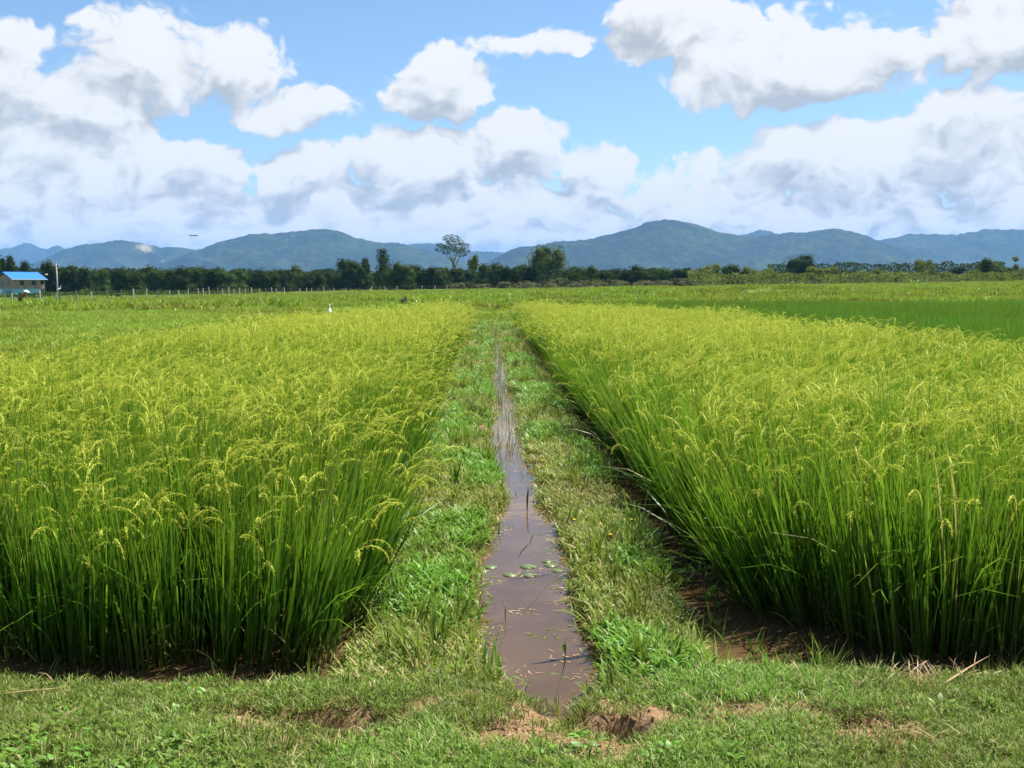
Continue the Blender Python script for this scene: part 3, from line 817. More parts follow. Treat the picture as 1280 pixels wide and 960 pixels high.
# ================================================================== trees
def tree_leaf(name, dark, mid, light, trans=0.25):
    m = Mat(name)
    bc = m.attr('bc', 'Vector'); s = m.N.new('ShaderNodeSeparateXYZ'); m.L.new(bc, s.inputs[0])
    c = m.ramp(s.outputs[1], (0.0, dark), (0.5, mid), (1.0, light))
    return m.leaf(c, trans, 0.85, 0.05)
M_TREE = {
    'dark': tree_leaf('dark_foliage', (0.014, 0.026, 0.005), (0.029, 0.050, 0.008), (0.060, 0.088, 0.013)),
    'mid': tree_leaf('green_foliage', (0.024, 0.044, 0.009), (0.050, 0.084, 0.014), (0.100, 0.140, 0.024)),
    'olive': tree_leaf('olive_foliage', (0.070, 0.090, 0.018), (0.145, 0.175, 0.030), (0.235, 0.260, 0.050)),
    'round': tree_leaf('round_tree_foliage', (0.035, 0.055, 0.012), (0.075, 0.105, 0.020), (0.135, 0.165, 0.032)),  # a green between mid and olive
    'pale': tree_leaf('dry_scrub', (0.080, 0.080, 0.036), (0.130, 0.130, 0.058), (0.195, 0.185, 0.092)),
}
M_BARK = plain('bark', (0.10, 0.075, 0.05), 0.9, 0.1, 0.4, 3.0)
M_PALEBARK = plain('pale_bark', (0.22, 0.19, 0.15), 0.9, 0.1, 0.3, 3.0)

def crown_mesh(name, lobes, n, size, mat, seed, fill=0.7, core=0.66):
    """small leaf-clump faces spread through uneven lobes (cx,cy,cz,rx,ry,rz)"""
    r = np.random.default_rng(seed)
    lb = np.array(lobes, float)
    wgt = (lb[:, 3] * lb[:, 4] + lb[:, 3] * lb[:, 5]) ; wgt /= wgt.sum()
    li = r.choice(len(lb), n, p=wgt)
    d = r.normal(size=(n, 3)); d /= np.linalg.norm(d, axis=1, keepdims=True)
    rad = np.where(r.random(n) < fill, r.uniform(.82, 1.06, n), r.random(n) ** .5)
    lump = .84 + .34 * fbm(d[:, 0] * 3 + li * 7.7, d[:, 2] * 3 + d[:, 1] * 2.1, 3, seed)
    c = lb[li, :3] + d * (rad * lump)[:, None] * lb[li, 3:]
    nrm = d * .6 + r.normal(size=(n, 3)) * .75 + np.array([0, 0, .25]); nrm /= np.linalg.norm(nrm, axis=1, keepdims=True)
    u = np.cross(nrm, r.normal(size=(n, 3))); u /= np.linalg.norm(u, axis=1, keepdims=True); w = np.cross(nrm, u)
    s = size * r.uniform(.55, 1.3, n)[:, None]
    v = np.stack([c - u * s * .5, c + w * s * .34, c + u * s * .5, c - w * s * .34], 1).reshape(-1, 3)
    q = np.arange(n * 4).reshape(n, 4)
    tone = np.clip(.10 + .55 * r.random(len(lb))[li] + .25 * r.random(n) + .25 * (fbm(c[:, 0] * .8, c[:, 2] * .8, 2, seed + 3) - .5), 0, 1)
    a = np.stack([np.zeros(n * 4), np.repeat(tone, 4), np.zeros(n * 4)], -1)
    if core > 0:            # solid low-toned core added inside each lobe to stop light coming through
        nu, nv = 12, 7
        th = np.linspace(.12, math.pi - .12, nv); ph = np.arange(nu) / nu * 2 * math.pi
        T, PH = np.meshgrid(th, ph, indexing='ij')
        sph = np.stack([np.sin(T) * np.cos(PH), np.sin(T) * np.sin(PH), np.cos(T)], -1).reshape(-1, 3)
        qi = np.array([(i * nu + j, i * nu + (j + 1) % nu, (i + 1) * nu + (j + 1) % nu, (i + 1) * nu + j) for i in range(nv - 1) for j in range(nu)])
        Vs, Qs, As = [v], [q], [a]; o_ = len(v)
        for L_ in lb:
            w_ = L_[:3] + sph * L_[3:] * (core * r.uniform(.80, 1.1, (len(sph), 1)))
            Vs.append(w_); Qs.append(qi + o_); o_ += len(w_); As.append(np.tile([0, .25, 0], (len(w_), 1)))
        v, q, a = np.concatenate(Vs), np.concatenate(Qs), np.concatenate(As)
    return np_mesh(name, v, q, [M_TREE[mat] if isinstance(mat, str) else mat], {'bc': a})

def blob_lobes(rx, h0, h1, seed, k=9, flat=1.0):
    """lobes that together fill a rounded crown between heights h0 and h1"""
    r = random.Random(seed)
    hz_, out = (h1 - h0) / 2, []
    out.append((0, 0, (h0 + h1) / 2, rx * .74, rx * .74, hz_ * .80))
    for i in range(k):
        a = r.random() * 6.28; e = r.uniform(-.5, 1.0)
        ce = math.sqrt(max(0, 1 - e * e * .8))
        rr = r.uniform(.30, .48)
        out.append((math.cos(a) * rx * .68 * ce, math.sin(a) * rx * .68 * ce, (h0 + h1) / 2 + e * hz_ * .66, rx * rr, rx * rr, hz_ * rr * 1.1 * flat))
    if h0 < rx * .5:        # branches down to the ground
        for i in range(5):
            a = i * 1.257 + r.random()
            out.append((math.cos(a) * rx * .62, math.sin(a) * rx * .62, hz_ * .42, rx * .45, rx * .45, hz_ * .5))
    return out

def tree(px, top, half, dist, mat, label, group, seed, name='tree', h0=.06, lobes=None, n=1300, bark=None, k=9, cat='tree', leaf=None, core=.66):
    P = at(px, 360, dist)
    z0 = float(ground_z(P.x, P.y))
    H = CAM_H + (HORIZON - top) / F * dist - z0
    rx = half / F * dist
    e = empty(name, (P.x, P.y, z0), random.Random(seed).random() * 6.28)
    tag(e, label, cat, group)
    lb = lobes(rx, H) if lobes else blob_lobes(rx, H * h0, H * .985, seed, k)
    r = random.Random(seed + 5)
    t = MB()
    ht = H * (.55 if not lobes else .62)
    tr = max(.10, H * .022)
    t.tube([(0, 0, -.15), (r.uniform(-.1, .1), r.uniform(-.1, .1), ht * .35), (r.uniform(-.3, .3), r.uniform(-.3, .3), ht * .7), (r.uniform(-.4, .4), r.uniform(-.4, .4), ht)], [tr * 1.3, tr, tr * .8, tr * .5], 7)
    for c in lb[1:7]:
        s = r.uniform(.35, .8)
        t.tube([(0, 0, ht * s), (c[0] * .5, c[1] * .5, ht * s + (c[2] - ht * s) * .6), (c[0], c[1], c[2])], [tr * .5, tr * .33, tr * .12], 5)
    t.build('trunk', bark or M_BARK, e, True)
    link('crown', crown_mesh('crown', lb, n, leaf or max(.24, dist / 1000 * 1.5), mat, seed, core=core), e)
    return e

ORD = ('first second third fourth fifth sixth seventh eighth ninth tenth eleventh twelfth thirteenth fourteenth fifteenth sixteenth seventeenth eighteenth '
       'nineteenth twentieth twenty-first twenty-second twenty-third twenty-fourth twenty-fifth twenty-sixth twenty-seventh twenty-eighth twenty-ninth thirtieth').split()
sd = 1000
# dark trees round the house
for i, (px, top, half) in enumerate([(-14, 322, 16), (9, 317, 13), (36, 323, 15), (61, 326, 14), (84, 329, 15), (104, 333, 13)]):
    sd += 1
    tree(px, top, half, 262, 'dark', ('dark tree cut by the picture edge behind the house' if i == 0 else f'{ORD[i - 1]} dark tree in the clump behind the blue-roofed house, counted rightwards'),
         'dark trees behind the house', sd, n=2600)
# the dark line along the far side of the pasture
line = [(122, 336, 14), (140, 335, 15), (160, 334, 16), (181, 332, 15), (203, 334, 16), (226, 333, 15), (247, 333, 15), (268, 334, 16), (290, 334, 16), (313, 336, 15),
        (334, 337, 14), (353, 334, 12), (374, 333, 11), (393, 338, 14), (412, 334, 15), (437, 323, 17), (498, 327, 17), (522, 331, 16), (549, 331, 15), (575, 334, 14),
        (612, 327, 15), (634, 332, 14), (655, 331, 14), (711, 331, 15), (733, 331, 14), (756, 334, 15), (778, 333, 15), (802, 332, 16), (828, 334, 15), (852, 336, 14)]
for i, (px, top, half) in enumerate(line):
    sd += 1; half *= 1.3
    tree(px, top, half, 285 + 22 * math.sin(i * 2.3), 'dark' if i % 4 else 'mid', f'{ORD[i]} dark bushy tree along the far tree line, counting from the house',
         'dark trees along the far side of the pasture', sd, n=3200, h0=.0)
# trees that stand out
tree(455, 321, 9, 300, 'dark', 'narrow dark tree just left of the taller spreading tree in the line', 'single trees', 2001, n=1200, h0=.1)
def spreading(rx, H):
    return [(0, 0, H * .80, rx * .55, rx * .55, H * .10), (-rx * .55, 0, H * .72, rx * .45, rx * .4, H * .08), (rx * .6, .3, H * .70, rx * .42, rx * .4, H * .09),
            (.1 * rx, 0, H * .92, rx * .45, rx * .45, H * .07), (-.1 * rx, .5, H * .58, rx * .6, rx * .5, H * .11), (rx * .5, 0, H * .5, rx * .5, rx * .5, H * .12), (-rx * .5, 0, H * .45, rx * .5, rx * .5, H * .12),
            (0, 0, H * .3, rx * .9, rx * .8, H * .2)]
tree(479, 311, 15, 292, 'dark', 'spreading dark tree with gaps in its crown, left of the tall open tree', 'single trees', 2002, lobes=spreading, n=2600, core=.5)
def open_crown(rx, H):
    return [(-.15 * rx, 0, H * .93, rx * .42, rx * .45, H * .065), (.15 * rx, .4, H * .86, rx * .45, rx * .45, H * .06), (-.55 * rx, 0, H * .80, rx * .40, rx * .4, H * .05), (.55 * rx, 0, H * .80, rx * .40, rx * .4, H * .055),
            (-.80 * rx, .3, H * .715, rx * .26, rx * .3, H * .04), (.75 * rx, .4, H * .71, rx * .32, rx * .34, H * .05), (-.25 * rx, -.5, H * .74, rx * .34, rx * .34, H * .045), (.25 * rx, -.4, H * .71, rx * .36, rx * .36, H * .05),
            (-.4 * rx, .3, H * .66, rx * .22, rx * .22, H * .03), (.5 * rx, .2, H * .63, rx * .3, rx * .3, H * .035)]
tree(567, 294, 25, 300, 'mid', 'tall tree with a see-through umbrella crown rising highest above the line', 'single trees', 2003, lobes=open_crown, n=2600, leaf=.36, bark=M_PALEBARK, core=0)
tree(591, 317, 8, 292, 'olive', 'small bright bushy tree beside the trunk of the tall open tree', 'single trees', 2004, n=600, h0=.4)
tree(555, 333, 10, 280, 'olive', 'low yellow-green tree at the foot of the tall open tree', 'single trees', 2014, n=500, h0=.2)
tree(685, 306, 24, 290, 'round', 'big round-headed tree with a sunlit top standing above the tree line', 'single trees', 2005, n=9000, h0=.22, k=22, leaf=.36, core=.45)
tree(995, 313, 25, 330, 'dark', 'dark dome-shaped tree with a smooth rounded crown on the right', 'single trees', 2006, n=6000, h0=.06, k=7, leaf=.34)
# yellow-green bush trees on the right
right = [(872, 332, 13), (890, 329, 15), (912, 330, 14), (934, 331, 14), (956, 335, 13), (975, 338, 12), (1018, 333, 13), (1036, 333, 13), (1058, 336, 13), (1080, 337, 12), (1101, 336, 13), (1124, 338, 12),
         (1178, 339, 12), (1218, 337, 12), (1258, 334, 13), (1284, 331, 14)]
for i, (px, top, half) in enumerate(right):
    sd += 1
    tree(px, top, half, 262 + 16 * math.sin(i * 1.9), ('olive', 'olive', 'mid')[i % 3], f'{ORD[i]} yellow-green bushy tree along the right field edge, counting rightwards',
         'bushy trees along the right field edge', sd, n=2200, h0=.0)
def feathery(rx, H):
    r = random.Random(5)
    return [(math.cos(a) * rx * .7 * (.4 + .6 * r.random()), math.sin(a) * rx * .5, H * r.uniform(.35, .93), rx * .28, rx * .28, H * .13) for a in [k * .62 for k in range(12)]]
tree(1155, 325, 17, 250, 'olive', 'feathery bamboo-like clump standing above the right field edge', 'single trees', 2007, lobes=feathery, n=2000, core=.4)
tree(1196, 333, 12, 340, 'dark', 'small flat-topped dark tree between the bamboo clump and the right-hand trees', 'single trees', 2008, n=900, h0=.3)
tree(1238, 321, 19, 258, 'mid', 'pointed bushy tree, tallest near the right picture edge', 'single trees', 2009, n=3000, h0=.02)
def leaning(rx, H):
    return [(-.5 * rx, 0, H * .93, rx * .7, rx * .4, H * .07), (.2 * rx, 0, H * .86, rx * .4, rx * .4, H * .06), (.3 * rx, 0, H * .6, rx * .5, rx * .5, H * .10), (.2 * rx, 0, H * .35, rx * .9, rx * .8, H * .2)]
tree(1268, 321, 8, 262, 'olive', 'thin leaning tree with a drooping top at the right picture edge', 'single trees', 2010, lobes=leaning, n=900, core=.3)
# pale bushes at the foot of the dark line
pale = [(573, 352, 11), (604, 354, 10), (631, 351, 10), (660, 351, 10), (688, 352, 10), (720, 352, 11), (748, 351, 11), (775, 349, 11), (803, 349, 12), (831, 349, 11), (858, 348, 11)]
for i, (px, top, half) in enumerate(pale):
    sd += 1
    tree(px, top, half, 246, 'pale', f'{ORD[i]} pale dusty bush from the left at the foot of the dark tree line', 'pale bushes below the dark trees', sd, name='bush', n=1000, h0=-.02, cat='bush', k=6)
tree(147, 367, 3.4, 178, 'dark', 'little dark bush just behind the fence, between house and trees', 'single bushes', 2011, name='bush', n=200, h0=0, cat='bush', k=5, leaf=.2)
tree(505, 369, 4.5, 60, 'pale', 'small brownish bush on the low grassy mound near the ditch end', 'single bushes', 2012, name='bush', n=420, h0=-.1, cat='bush', k=5, leaf=.06, core=0)
tree(741, 366, 5.5, 84, 'mid', 'small dark green bush on the mound beyond the right-hand rice', 'single bushes', 2013, name='bush', n=420, h0=-.1, cat='bush', k=5, leaf=.08, core=0)
tree(27, 364, 5, 200, 'mid', 'leafy shrub with pale leaves in front of the blue house wall', 'single bushes', 2015, name='bush', n=240, h0=0, cat='bush', k=5, leaf=.25)

# scrub along the right field edge and the wood behind: masses nobody could count
def mass(name, mat, spec, label, seed, leaf):
    r = np.random.default_rng(seed)
    V = []
    tone = []
    for x0, x1, top, bot, dist, dd, n in spec:
        px = r.uniform(x0, x1, n); d = dist + r.uniform(-dd, dd, n)
        x = (px - VPX) / F * d
        z0 = ground_z(x, d)
        tp = CAM_H + (HORIZON - (top + (fbm(px * .07, px * 0 + seed, 3, seed) - .5) * 9)) / F * d
        z = z0 + (tp - z0) * r.random(n) ** .8
        c = np.stack([x, d, z], -1)
        nr = r.normal(size=(n, 3)) + np.array([0, -.4, .5]); nr /= np.linalg.norm(nr, axis=1, keepdims=True)
        u = np.cross(nr, r.normal(size=(n, 3))); u /= np.linalg.norm(u, axis=1, keepdims=True); w = np.cross(nr, u)
        s = leaf * r.uniform(.6, 1.4, n)[:, None]
        V.append(np.stack([c - u * s * .5, c + w * s * .38, c + u * s * .5, c - w * s * .38], 1).reshape(-1, 3))
        tone.append(np.repeat(np.clip(fbm(px * .12, z * .8, 3, seed + 1) * .8 + r.random(n) * .35 - .1, 0, 1), 4))
    v = np.concatenate(V); t = np.concatenate(tone)
    o = link(name, np_mesh(name, v, np.arange(len(v)).reshape(-1, 4), [M_TREE[mat]], {'bc': np.stack([t * 0, t, t * 0], -1)}))
    return tag(o, label, 'scrub' if 'scrub' in name else 'wood', kind='stuff')
mass('far_wood', 'dark', [(90, 880, 344, 365, 318, 8, 16000), (90, 900, 338, 365, 345, 22, 26000), (960, 1260, 329, 350, 420, 20, 8000), (-80, 120, 336, 365, 320, 20, 5000)], 'dark mass of distant wood filling the gaps behind the tree line', 61, .8)
mass('scrub', 'olive', [(860, 1330, 341, 355, 246, 14, 9000)], 'tangle of yellow-green scrub below the right-hand trees', 67, .42)
mass('scrub', 'pale', [(640, 1330, 350, 356, 233, 5, 5000)], 'low strip of dry brownish scrub along the far field edge', 71, .30)
mass('hedge_scrub', 'mid', [(60, 330, 363, 372, 215, 10, 4500), (-60, 60, 368, 376, 190, 6, 1500)], 'low green scrub between fence and dark trees on the house side', 73, .4)

# ================================================================== house
M_PLANK = plain('weathered_boards', (0.34, 0.235, 0.20), 0.85, 0.15, 0.3, 1.2)
M_BLUEWALL = plain('pale_blue_wall', (0.20, 0.46, 0.62), 0.8, 0.2, 0.15, 1.0)
M_ROOF = plain('blue_roof_sheet', (0.018, 0.15, 0.58), 0.45, 0.4, 0.12, 1.5)
M_TEAL = plain('teal_paint', (0.06, 0.24, 0.24), 0.7, 0.3, 0.2)
M_GLASS = plain('dark_window', (0.012, 0.012, 0.014), 0.15, 0.5, 0.2)
M_TRIM = plain('white_paint', (0.72, 0.72, 0.70), 0.6, 0.3, 0.1)
hc = at(17, 360, 205)
hz0 = float(ground_z(hc.x, hc.y))
house = empty('house', (hc.x, hc.y, hz0), R(-40))
tag(house, 'two-storey house with bright blue roof, brown upper floor and pale blue ground floor', 'house')
Wd, Ln, Z1, Z2, RG = 6.6, 6.4, 1.95, 4.15, 5.40
MB().box(-Wd, 0, 0, Ln - .9, -.3, Z1).build('ground_floor_wall', M_BLUEWALL, house)
up = MB().box(-Wd - .05, .05, -.05, Ln - .9, Z1, Z2 - .16)
up.add([(-Wd - .05, -.05, Z2 - .16), (.05, -.05, Z2 - .16), (-Wd / 2, -.05, RG - .2), (-Wd - .05, Ln - .9, Z2 - .16), (.05, Ln - .9, Z2 - .16), (-Wd / 2, Ln - .9, RG - .2)], [(0, 1, 2), (3, 5, 4), (0, 2, 5, 3), (1, 4, 5, 2)])
up = up.build('upper_wall', M_PLANK, house)
for k in range(11):
    MB().box(.052, .068, -.05, Ln - .9, Z1 + .12 + k * .17, Z1 + .14 + k * .17).build('board', M_PLANK, up)
rf = MB()
ov = .55
for sgn in (-1, 1):
    xe = -Wd / 2 + sgn * (Wd / 2 + ov); ze = Z2 - ov * (RG - Z2) / (Wd / 2)
    vs = [(-Wd / 2, -ov, RG), (xe, -ov, ze), (xe, Ln + .3, ze), (-Wd / 2, Ln + .3, RG)]
    vs += [(a, b, c - .09) for a, b, c in vs]
    rf.add(vs, [(0, 1, 2, 3), (7, 6, 5, 4), (0, 4, 5, 1), (1, 5, 6, 2), (2, 6, 7, 3), (3, 7, 4, 0)])
rf = rf.build('roof', M_ROOF, house)
MB().box(.50, .60, -ov, Ln + .35, Z2 - .36, Z2 - .22).build('gutter', M_TRIM, rf)
def window(x0, x1, y0, y1, z0, z1, face):
    if face == 'side':
        w = MB().box(.052, .085, y0, y1, z0, z1).build('window', M_TEAL, house)
        MB().box(.088, .10, y0 + .08, y1 - .08, z0 + .08, z1 - .08).build('pane', M_GLASS, w)
    else:
        w = MB().box(x0, x1, -.085, -.052, z0, z1).build('window', M_TEAL, house)
        MB().box(x0 + .08, x1 - .08, -.10, -.088, z0 + .08, z1 - .08).build('pane', M_GLASS, w)
window(0, 0, 1.2, 2.2, Z1 + .7, Z1 + 1.7, 'side'); window(0, 0, 3.6, 4.6, Z1 + .7, Z1 + 1.7, 'side')
window(-2.7, -1.2, 0, 0, Z1 + .7, Z1 + 1.9, 'front'); window(-5.6, -4.2, 0, 0, Z1 + .7, Z1 + 1.9, 'front')
window(-2.9, -1.0, 0, 0, .55, 1.65, 'front')
MB().box(-6.0, -4.9, -.06, -.02, -.2, 1.9).build('door', M_TRIM, house)
sl_ = MB().box(-.0, .05, Ln - .9, Ln, Z1 - .12, Z1 + .02); sl_.box(-Wd, -.0, Ln - .9, Ln, Z1 - .12, Z1 + .02)
sl_.build('balcony', M_PLANK, house)
for yy in (Ln - .05,):
    MB().box(-.10, .02, yy - .12, yy, -.3, Z2 - .1).build('post', M_TEAL, house)
MB().box(-Wd, -Wd + .12, Ln - .17, Ln - .05, -.3, Z2 - .1).build('post', M_TEAL, house)
MB().box(-.03, .05, Ln - .9, Ln - .05, Z1 + .1, Z1 + .9).build('railing', M_PLANK, house)

# ------------------------------------------------------------------ utility pole
M_POLE = plain('grey_pole', (0.42, 0.41, 0.39), 0.8, 0.2, 0.2, 2.0)
pp = at(72, 360, 185)
pz = float(ground_z(pp.x, pp.y))
pole = empty('utility_pole', (pp.x, pp.y, pz))
tag(pole, 'slender grey utility pole standing right of the house', 'pole')
PH = CAM_H + (HORIZON - 330) / F * 185 - pz
MB().tube([(0, 0, -.4), (-.05, 0, PH)], [.15, .10], 10).build('post', M_POLE, pole, True)
MB().box(-.75, .55, -.06, .06, PH - .42, PH - .30).build('crossarm', M_POLE, pole)
for xx in (-.65, -.15, .42): MB().tube([(xx, 0, PH - .30), (xx, 0, PH - .08)], .045, 6).build('insulator', M_TRIM, pole)
MB().tube([(0, 0, PH - 1.0), (.35, 0, PH - .75), (.75, 0, PH - .70)], .035, 6).build('bracket', M_POLE, pole)

# ------------------------------------------------------------------ fence
M_POSTW = plain('weathered_post', (0.50, 0.44, 0.36), 0.85, 0.15, 0.35, 3.0)
M_POSTD = plain('dark_post', (0.20, 0.16, 0.12), 0.85, 0.15, 0.35, 3.0)
M_WIRE = plain('rusty_wire', (0.16, 0.13, 0.11), 0.6, 0.4)
fx = [-22, 14, 50, 71, 95, 114, 134, 152, 167, 183, 197, 212, 224, 235, 248, 254.5, 262, 273, 279, 286, 292, 299.5, 307, 315, 325, 333, 340, 346, 356, 364, 375, 383, 390, 398, 405, 418, 432, 449, 465, 480.5, 497, 512, 527.5, 543.5, 558.5, 580, 606, 651, 667, 699]
fence = empty('fence', tuple(at(50, 380, 125)))
tag(fence, 'post-and-wire fence of leaning wooden posts along the back of the pasture', 'fence')
fence.location.z = float(ground_z(fence.location.x, fence.location.y))
F0 = fence.location.copy()
tops = []
rr = random.Random(4)
for i, px in enumerate(fx):
    d = float(np.interp(px, [-30, 50, 150, 290, 400, 600, 700], [110, 122, 150, 184, 212, 235, 236]))
    P_ = at(px, 370, d); z = float(ground_z(P_.x, P_.y))
    h = rr.uniform(1.35, 1.75) if px < 320 else rr.uniform(1.15, 1.5)
    if i in (2,): h = 1.75
    w = rr.uniform(.075, .12) if px < 320 else .095
    lx, ly = rr.uniform(-.14, .10), rr.uniform(-.05, .05)
    a = Vector((P_.x, P_.y, z)) - F0
    dark = (i in (4, 6, 7, 10, 17) or (px > 320 and i % 4 == 1))
    MB().tube([a + Vector((0, 0, -.3)), a + Vector((lx * .5, ly * .5, h * .5)), a + Vector((lx, ly, h))], [w * 1.05, w, w * .9], 7).build('post', M_POSTD if dark else M_POSTW, fence)
    tops.append((a, Vector((lx, ly, h))))
for f_ in (.35, .62, .88):
    MB().tube([a + b * f_ + Vector((0, -.1, 0)) for a, b in tops], .006, 4, False).build('wire', M_WIRE, fence)

# ================================================================== birds, plane, person
M_EGRET = plain('white_feathers', (0.80, 0.79, 0.75), 0.8, 0.2, 0.06, 20)
M_BILL = plain('yellow_bill', (0.55, 0.36, 0.05), 0.5, 0.3)
M_DARKLEG = plain('dark_leg', (0.06, 0.06, 0.05), 0.7, 0.2)
def egret(loc, rz, s, label, group='white egrets'):
    e = empty('egret', loc, rz); e.scale = (s, s, s)
    tag(e, label, 'bird', group)
    b = MB()
    b.tube([(-.26, 0, .26), (-.20, 0, .29), (-.10, 0, .345), (.02, 0, .39), (.10, 0, .42), (.13, 0, .48), (.10, 0, .55), (.11, 0, .62), (.15, 0, .655), (.185, 0, .65)],
           [.012, .035, .075, .085, .06, .032, .022, .022, .030, .014], 10)
    b.build('body', M_EGRET, e, True)
    MB().tube([(.18, 0, .65), (.27, 0, .632)], [.012, .002], 6).build('bill', M_BILL, e)
    for yy in (-.03, .03): MB().tube([(-.02, yy, .33), (.0, yy, .17), (-.015, yy, .0)], [.012, .007, .007], 5).build('leg', M_DARKLEG, e)
    return e
def on_ground(px, d):
    P = at(px, 370, d); return (P.x, P.y, float(ground_z(P.x, P.y)))
egret(on_ground(412, 50), R(100), 1.0, 'white egret standing at the far edge of the yellow rice')
gp = on_ground(137, 96); egret(gp, R(30), .8, 'tiny white egret in the pasture in front of the fence')
# a dark stump with an egret on it
sp = on_ground(74.5, 128)
st = MB().tube([(0, 0, -.3), (.05, 0, .7), (0.0, 0, 1.35)], [.10, .085, .075], 8).build('stump', M_POSTD, loc=sp)
tag(st, 'dark leaning stump beside the fence post, a white bird on top', 'post')
egret((sp[0], sp[1], sp[2] + 1.35), R(25), 1.3, 'white egret perched on the dark stump below the utility pole')
# egret on the wing
fl = at(58, 343.3, 170)
e = empty('egret', fl, R(8)); tag(e, 'white egret flying low between the house and the utility pole', 'bird', 'white egrets')
MB().tube([(-.30, 0, 0), (-.18, 0, .0), (-.02, 0, .0), (.14, 0, .01), (.19, 0, .05), (.25, 0, .05), (.33, 0, .03)], [.01, .035, .075, .06, .03, .028, .004], 9).build('body', M_EGRET, e, True)
for sgn in (-1, 1):
    w = MB()
    vs = [(.10, sgn * .05, .03), (.13, sgn * .28, .13), (.05, sgn * .52, .10), (-.06, sgn * .46, .09), (-.11, sgn * .25, .10), (-.10, sgn * .05, .02)]
    w.add(vs + [(a, b, c + .018) for a, b, c in vs], [(0, 1, 4, 5), (1, 2, 3, 4), (6, 11, 10, 7), (7, 10, 9, 8)] + [(k, (k + 1) % 6, 6 + (k + 1) % 6, 6 + k) for k in range(6)])
    w.build('wing', M_EGRET, e)

# airliner far off over the hills
M_PLANE = plain('plane_paint', (0.10, 0.12, 0.15), 0.4, 0.4, 0.1)
ap = at(242.5, 294.5, 3000)
air = empty('airplane', ap, R(-14))
air.rotation_euler = (R(-4), R(-3), R(-16))
tag(air, 'small dark airplane flying low over the hills on the house side', 'airplane')
MB().tube([(-15, 0, .9), (-13, 0, .7), (-8, 0, .2), (6, 0, 0), (12, 0, -.1), (14.2, 0, -.3), (15, 0, -.5)], [.25, .9, 1.7, 1.8, 1.6, .9, .2], 14).build('fuselage', M_PLANE, air, True)
for sgn in (-1, 1):
    MB().add([(3.5, sgn * 1, -.6), (-1.5, sgn * 1, -.6), (-6.5, sgn * 14, 1.2), (-4.8, sgn * 14, 1.2), (3.5, sgn * 1, -.1), (-1.5, sgn * 1, -.2), (-6.5, sgn * 14, 1.4), (-4.8, sgn * 14, 1.4)],
             [(0, 1, 2, 3), (7, 6, 5, 4), (0, 4, 5, 1), (1, 5, 6, 2), (2, 6, 7, 3), (3, 7, 4, 0)]).build('wing', M_PLANE, air)
    MB().tube([(2.5, sgn * 5, -1.3), (-.8, sgn * 5, -1.2)], [.9, .7], 10).build('engine', M_PLANE, air, True)
    MB().add([(-11.5, sgn * .4, 1.0), (-14, sgn * .4, 1.0), (-15.3, sgn * 5, 1.5), (-14.2, sgn * 5, 1.5), (-11.5, sgn * .4, 1.25), (-14, sgn * .4, 1.2), (-15.3, sgn * 5, 1.6), (-14.2, sgn * 5, 1.6)],
             [(0, 1, 2, 3), (7, 6, 5, 4), (0, 4, 5, 1), (1, 5, 6, 2), (2, 6, 7, 3), (3, 7, 4, 0)]).build('tailplane', M_PLANE, air)
MB().add([(-10.5, -.15, 1.2), (-14.2, -.15, 1.2), (-16.2, -.1, 5.8), (-14.4, -.1, 5.8), (-10.5, .15, 1.2), (-14.2, .15, 1.2), (-16.2, .1, 5.8), (-14.4, .1, 5.8)],
         [(0, 1, 2, 3), (7, 6, 5, 4), (0, 4, 5, 1), (1, 5, 6, 2), (2, 6, 7, 3), (3, 7, 4, 0)]).build('fin', M_PLANE, air)

# person stooping in the pasture
M_SHIRT = plain('brown_shirt', (0.22, 0.10, 0.065), 0.9, 0.1, 0.25)
M_TROUS = plain('dark_trousers', (0.05, 0.055, 0.05), 0.9, 0.1, 0.25)
M_SKIN = plain('skin', (0.20, 0.11, 0.07), 0.6, 0.3, 0.1)
pl = on_ground(25.5, 84)
per = empty('person', pl, R(-20))
tag(per, 'person in brown shirt and round white hat stooping in the pasture near the house', 'person')
def skin(name, verts, edges, radii, root, mat, parent):
    me = bpy.data.meshes.new(name); me.from_pydata(verts, edges, []); me.materials.append(mat)
    o = link(name, me, parent)
    o.modifiers.new('skin', 'SKIN')
    if not me.skin_vertices: return o
    for sv, r_ in zip(me.skin_vertices[0].data, radii): sv.radius = (r_, r_) if not isinstance(r_, tuple) else r_
    me.skin_vertices[0].data[root].use_root = True
    s = o.modifiers.new('sub', 'SUBSURF'); s.levels = s.render_levels = 2
    return o
V = [(0, 0, .84), (.16, 0, .98), (.34, 0, 1.10), (.46, 0, 1.17), (.53, 0, 1.24), (.60, 0, 1.30),             # pelvis, waist, chest, neck, head
     (-.02, .10, .80), (.06, .12, .44), (-.02, .13, .08), (.10, .14, .04), (-.02, -.10, .80), (.10, -.12, .44), (.03, -.13, .08), (.15, -.14, .04),
     (.38, .19, 1.08), (.44, .26, .82), (.58, .22, .62), (.62, .20, .53), (.38, -.19, 1.08), (.40, -.27, .82), (.52, -.24, .60), (.56, -.22, .51)]
E = [(0, 1), (1, 2), (2, 3), (3, 4), (4, 5), (0, 6), (6, 7), (7, 8), (8, 9), (0, 10), (10, 11), (11, 12), (12, 13), (2, 14), (14, 15), (15, 16), (16, 17), (2, 18), (18, 19), (19, 20), (20, 21)]
Rr = [(.16, .13), (.15, .12), (.18, .13), .06, .075, .10, .09, .065, .045, .04, .09, .065, .045, .04, .065, .05, .038, .03, .065, .05, .038, .03]
skin('body', V, E, Rr, 0, M_SHIRT, per)
MB().tube([(-.03, 0, .86), (-.02, .0, .78)], [.19, .20], 12).build('trousers_waist', M_TROUS, per, True)
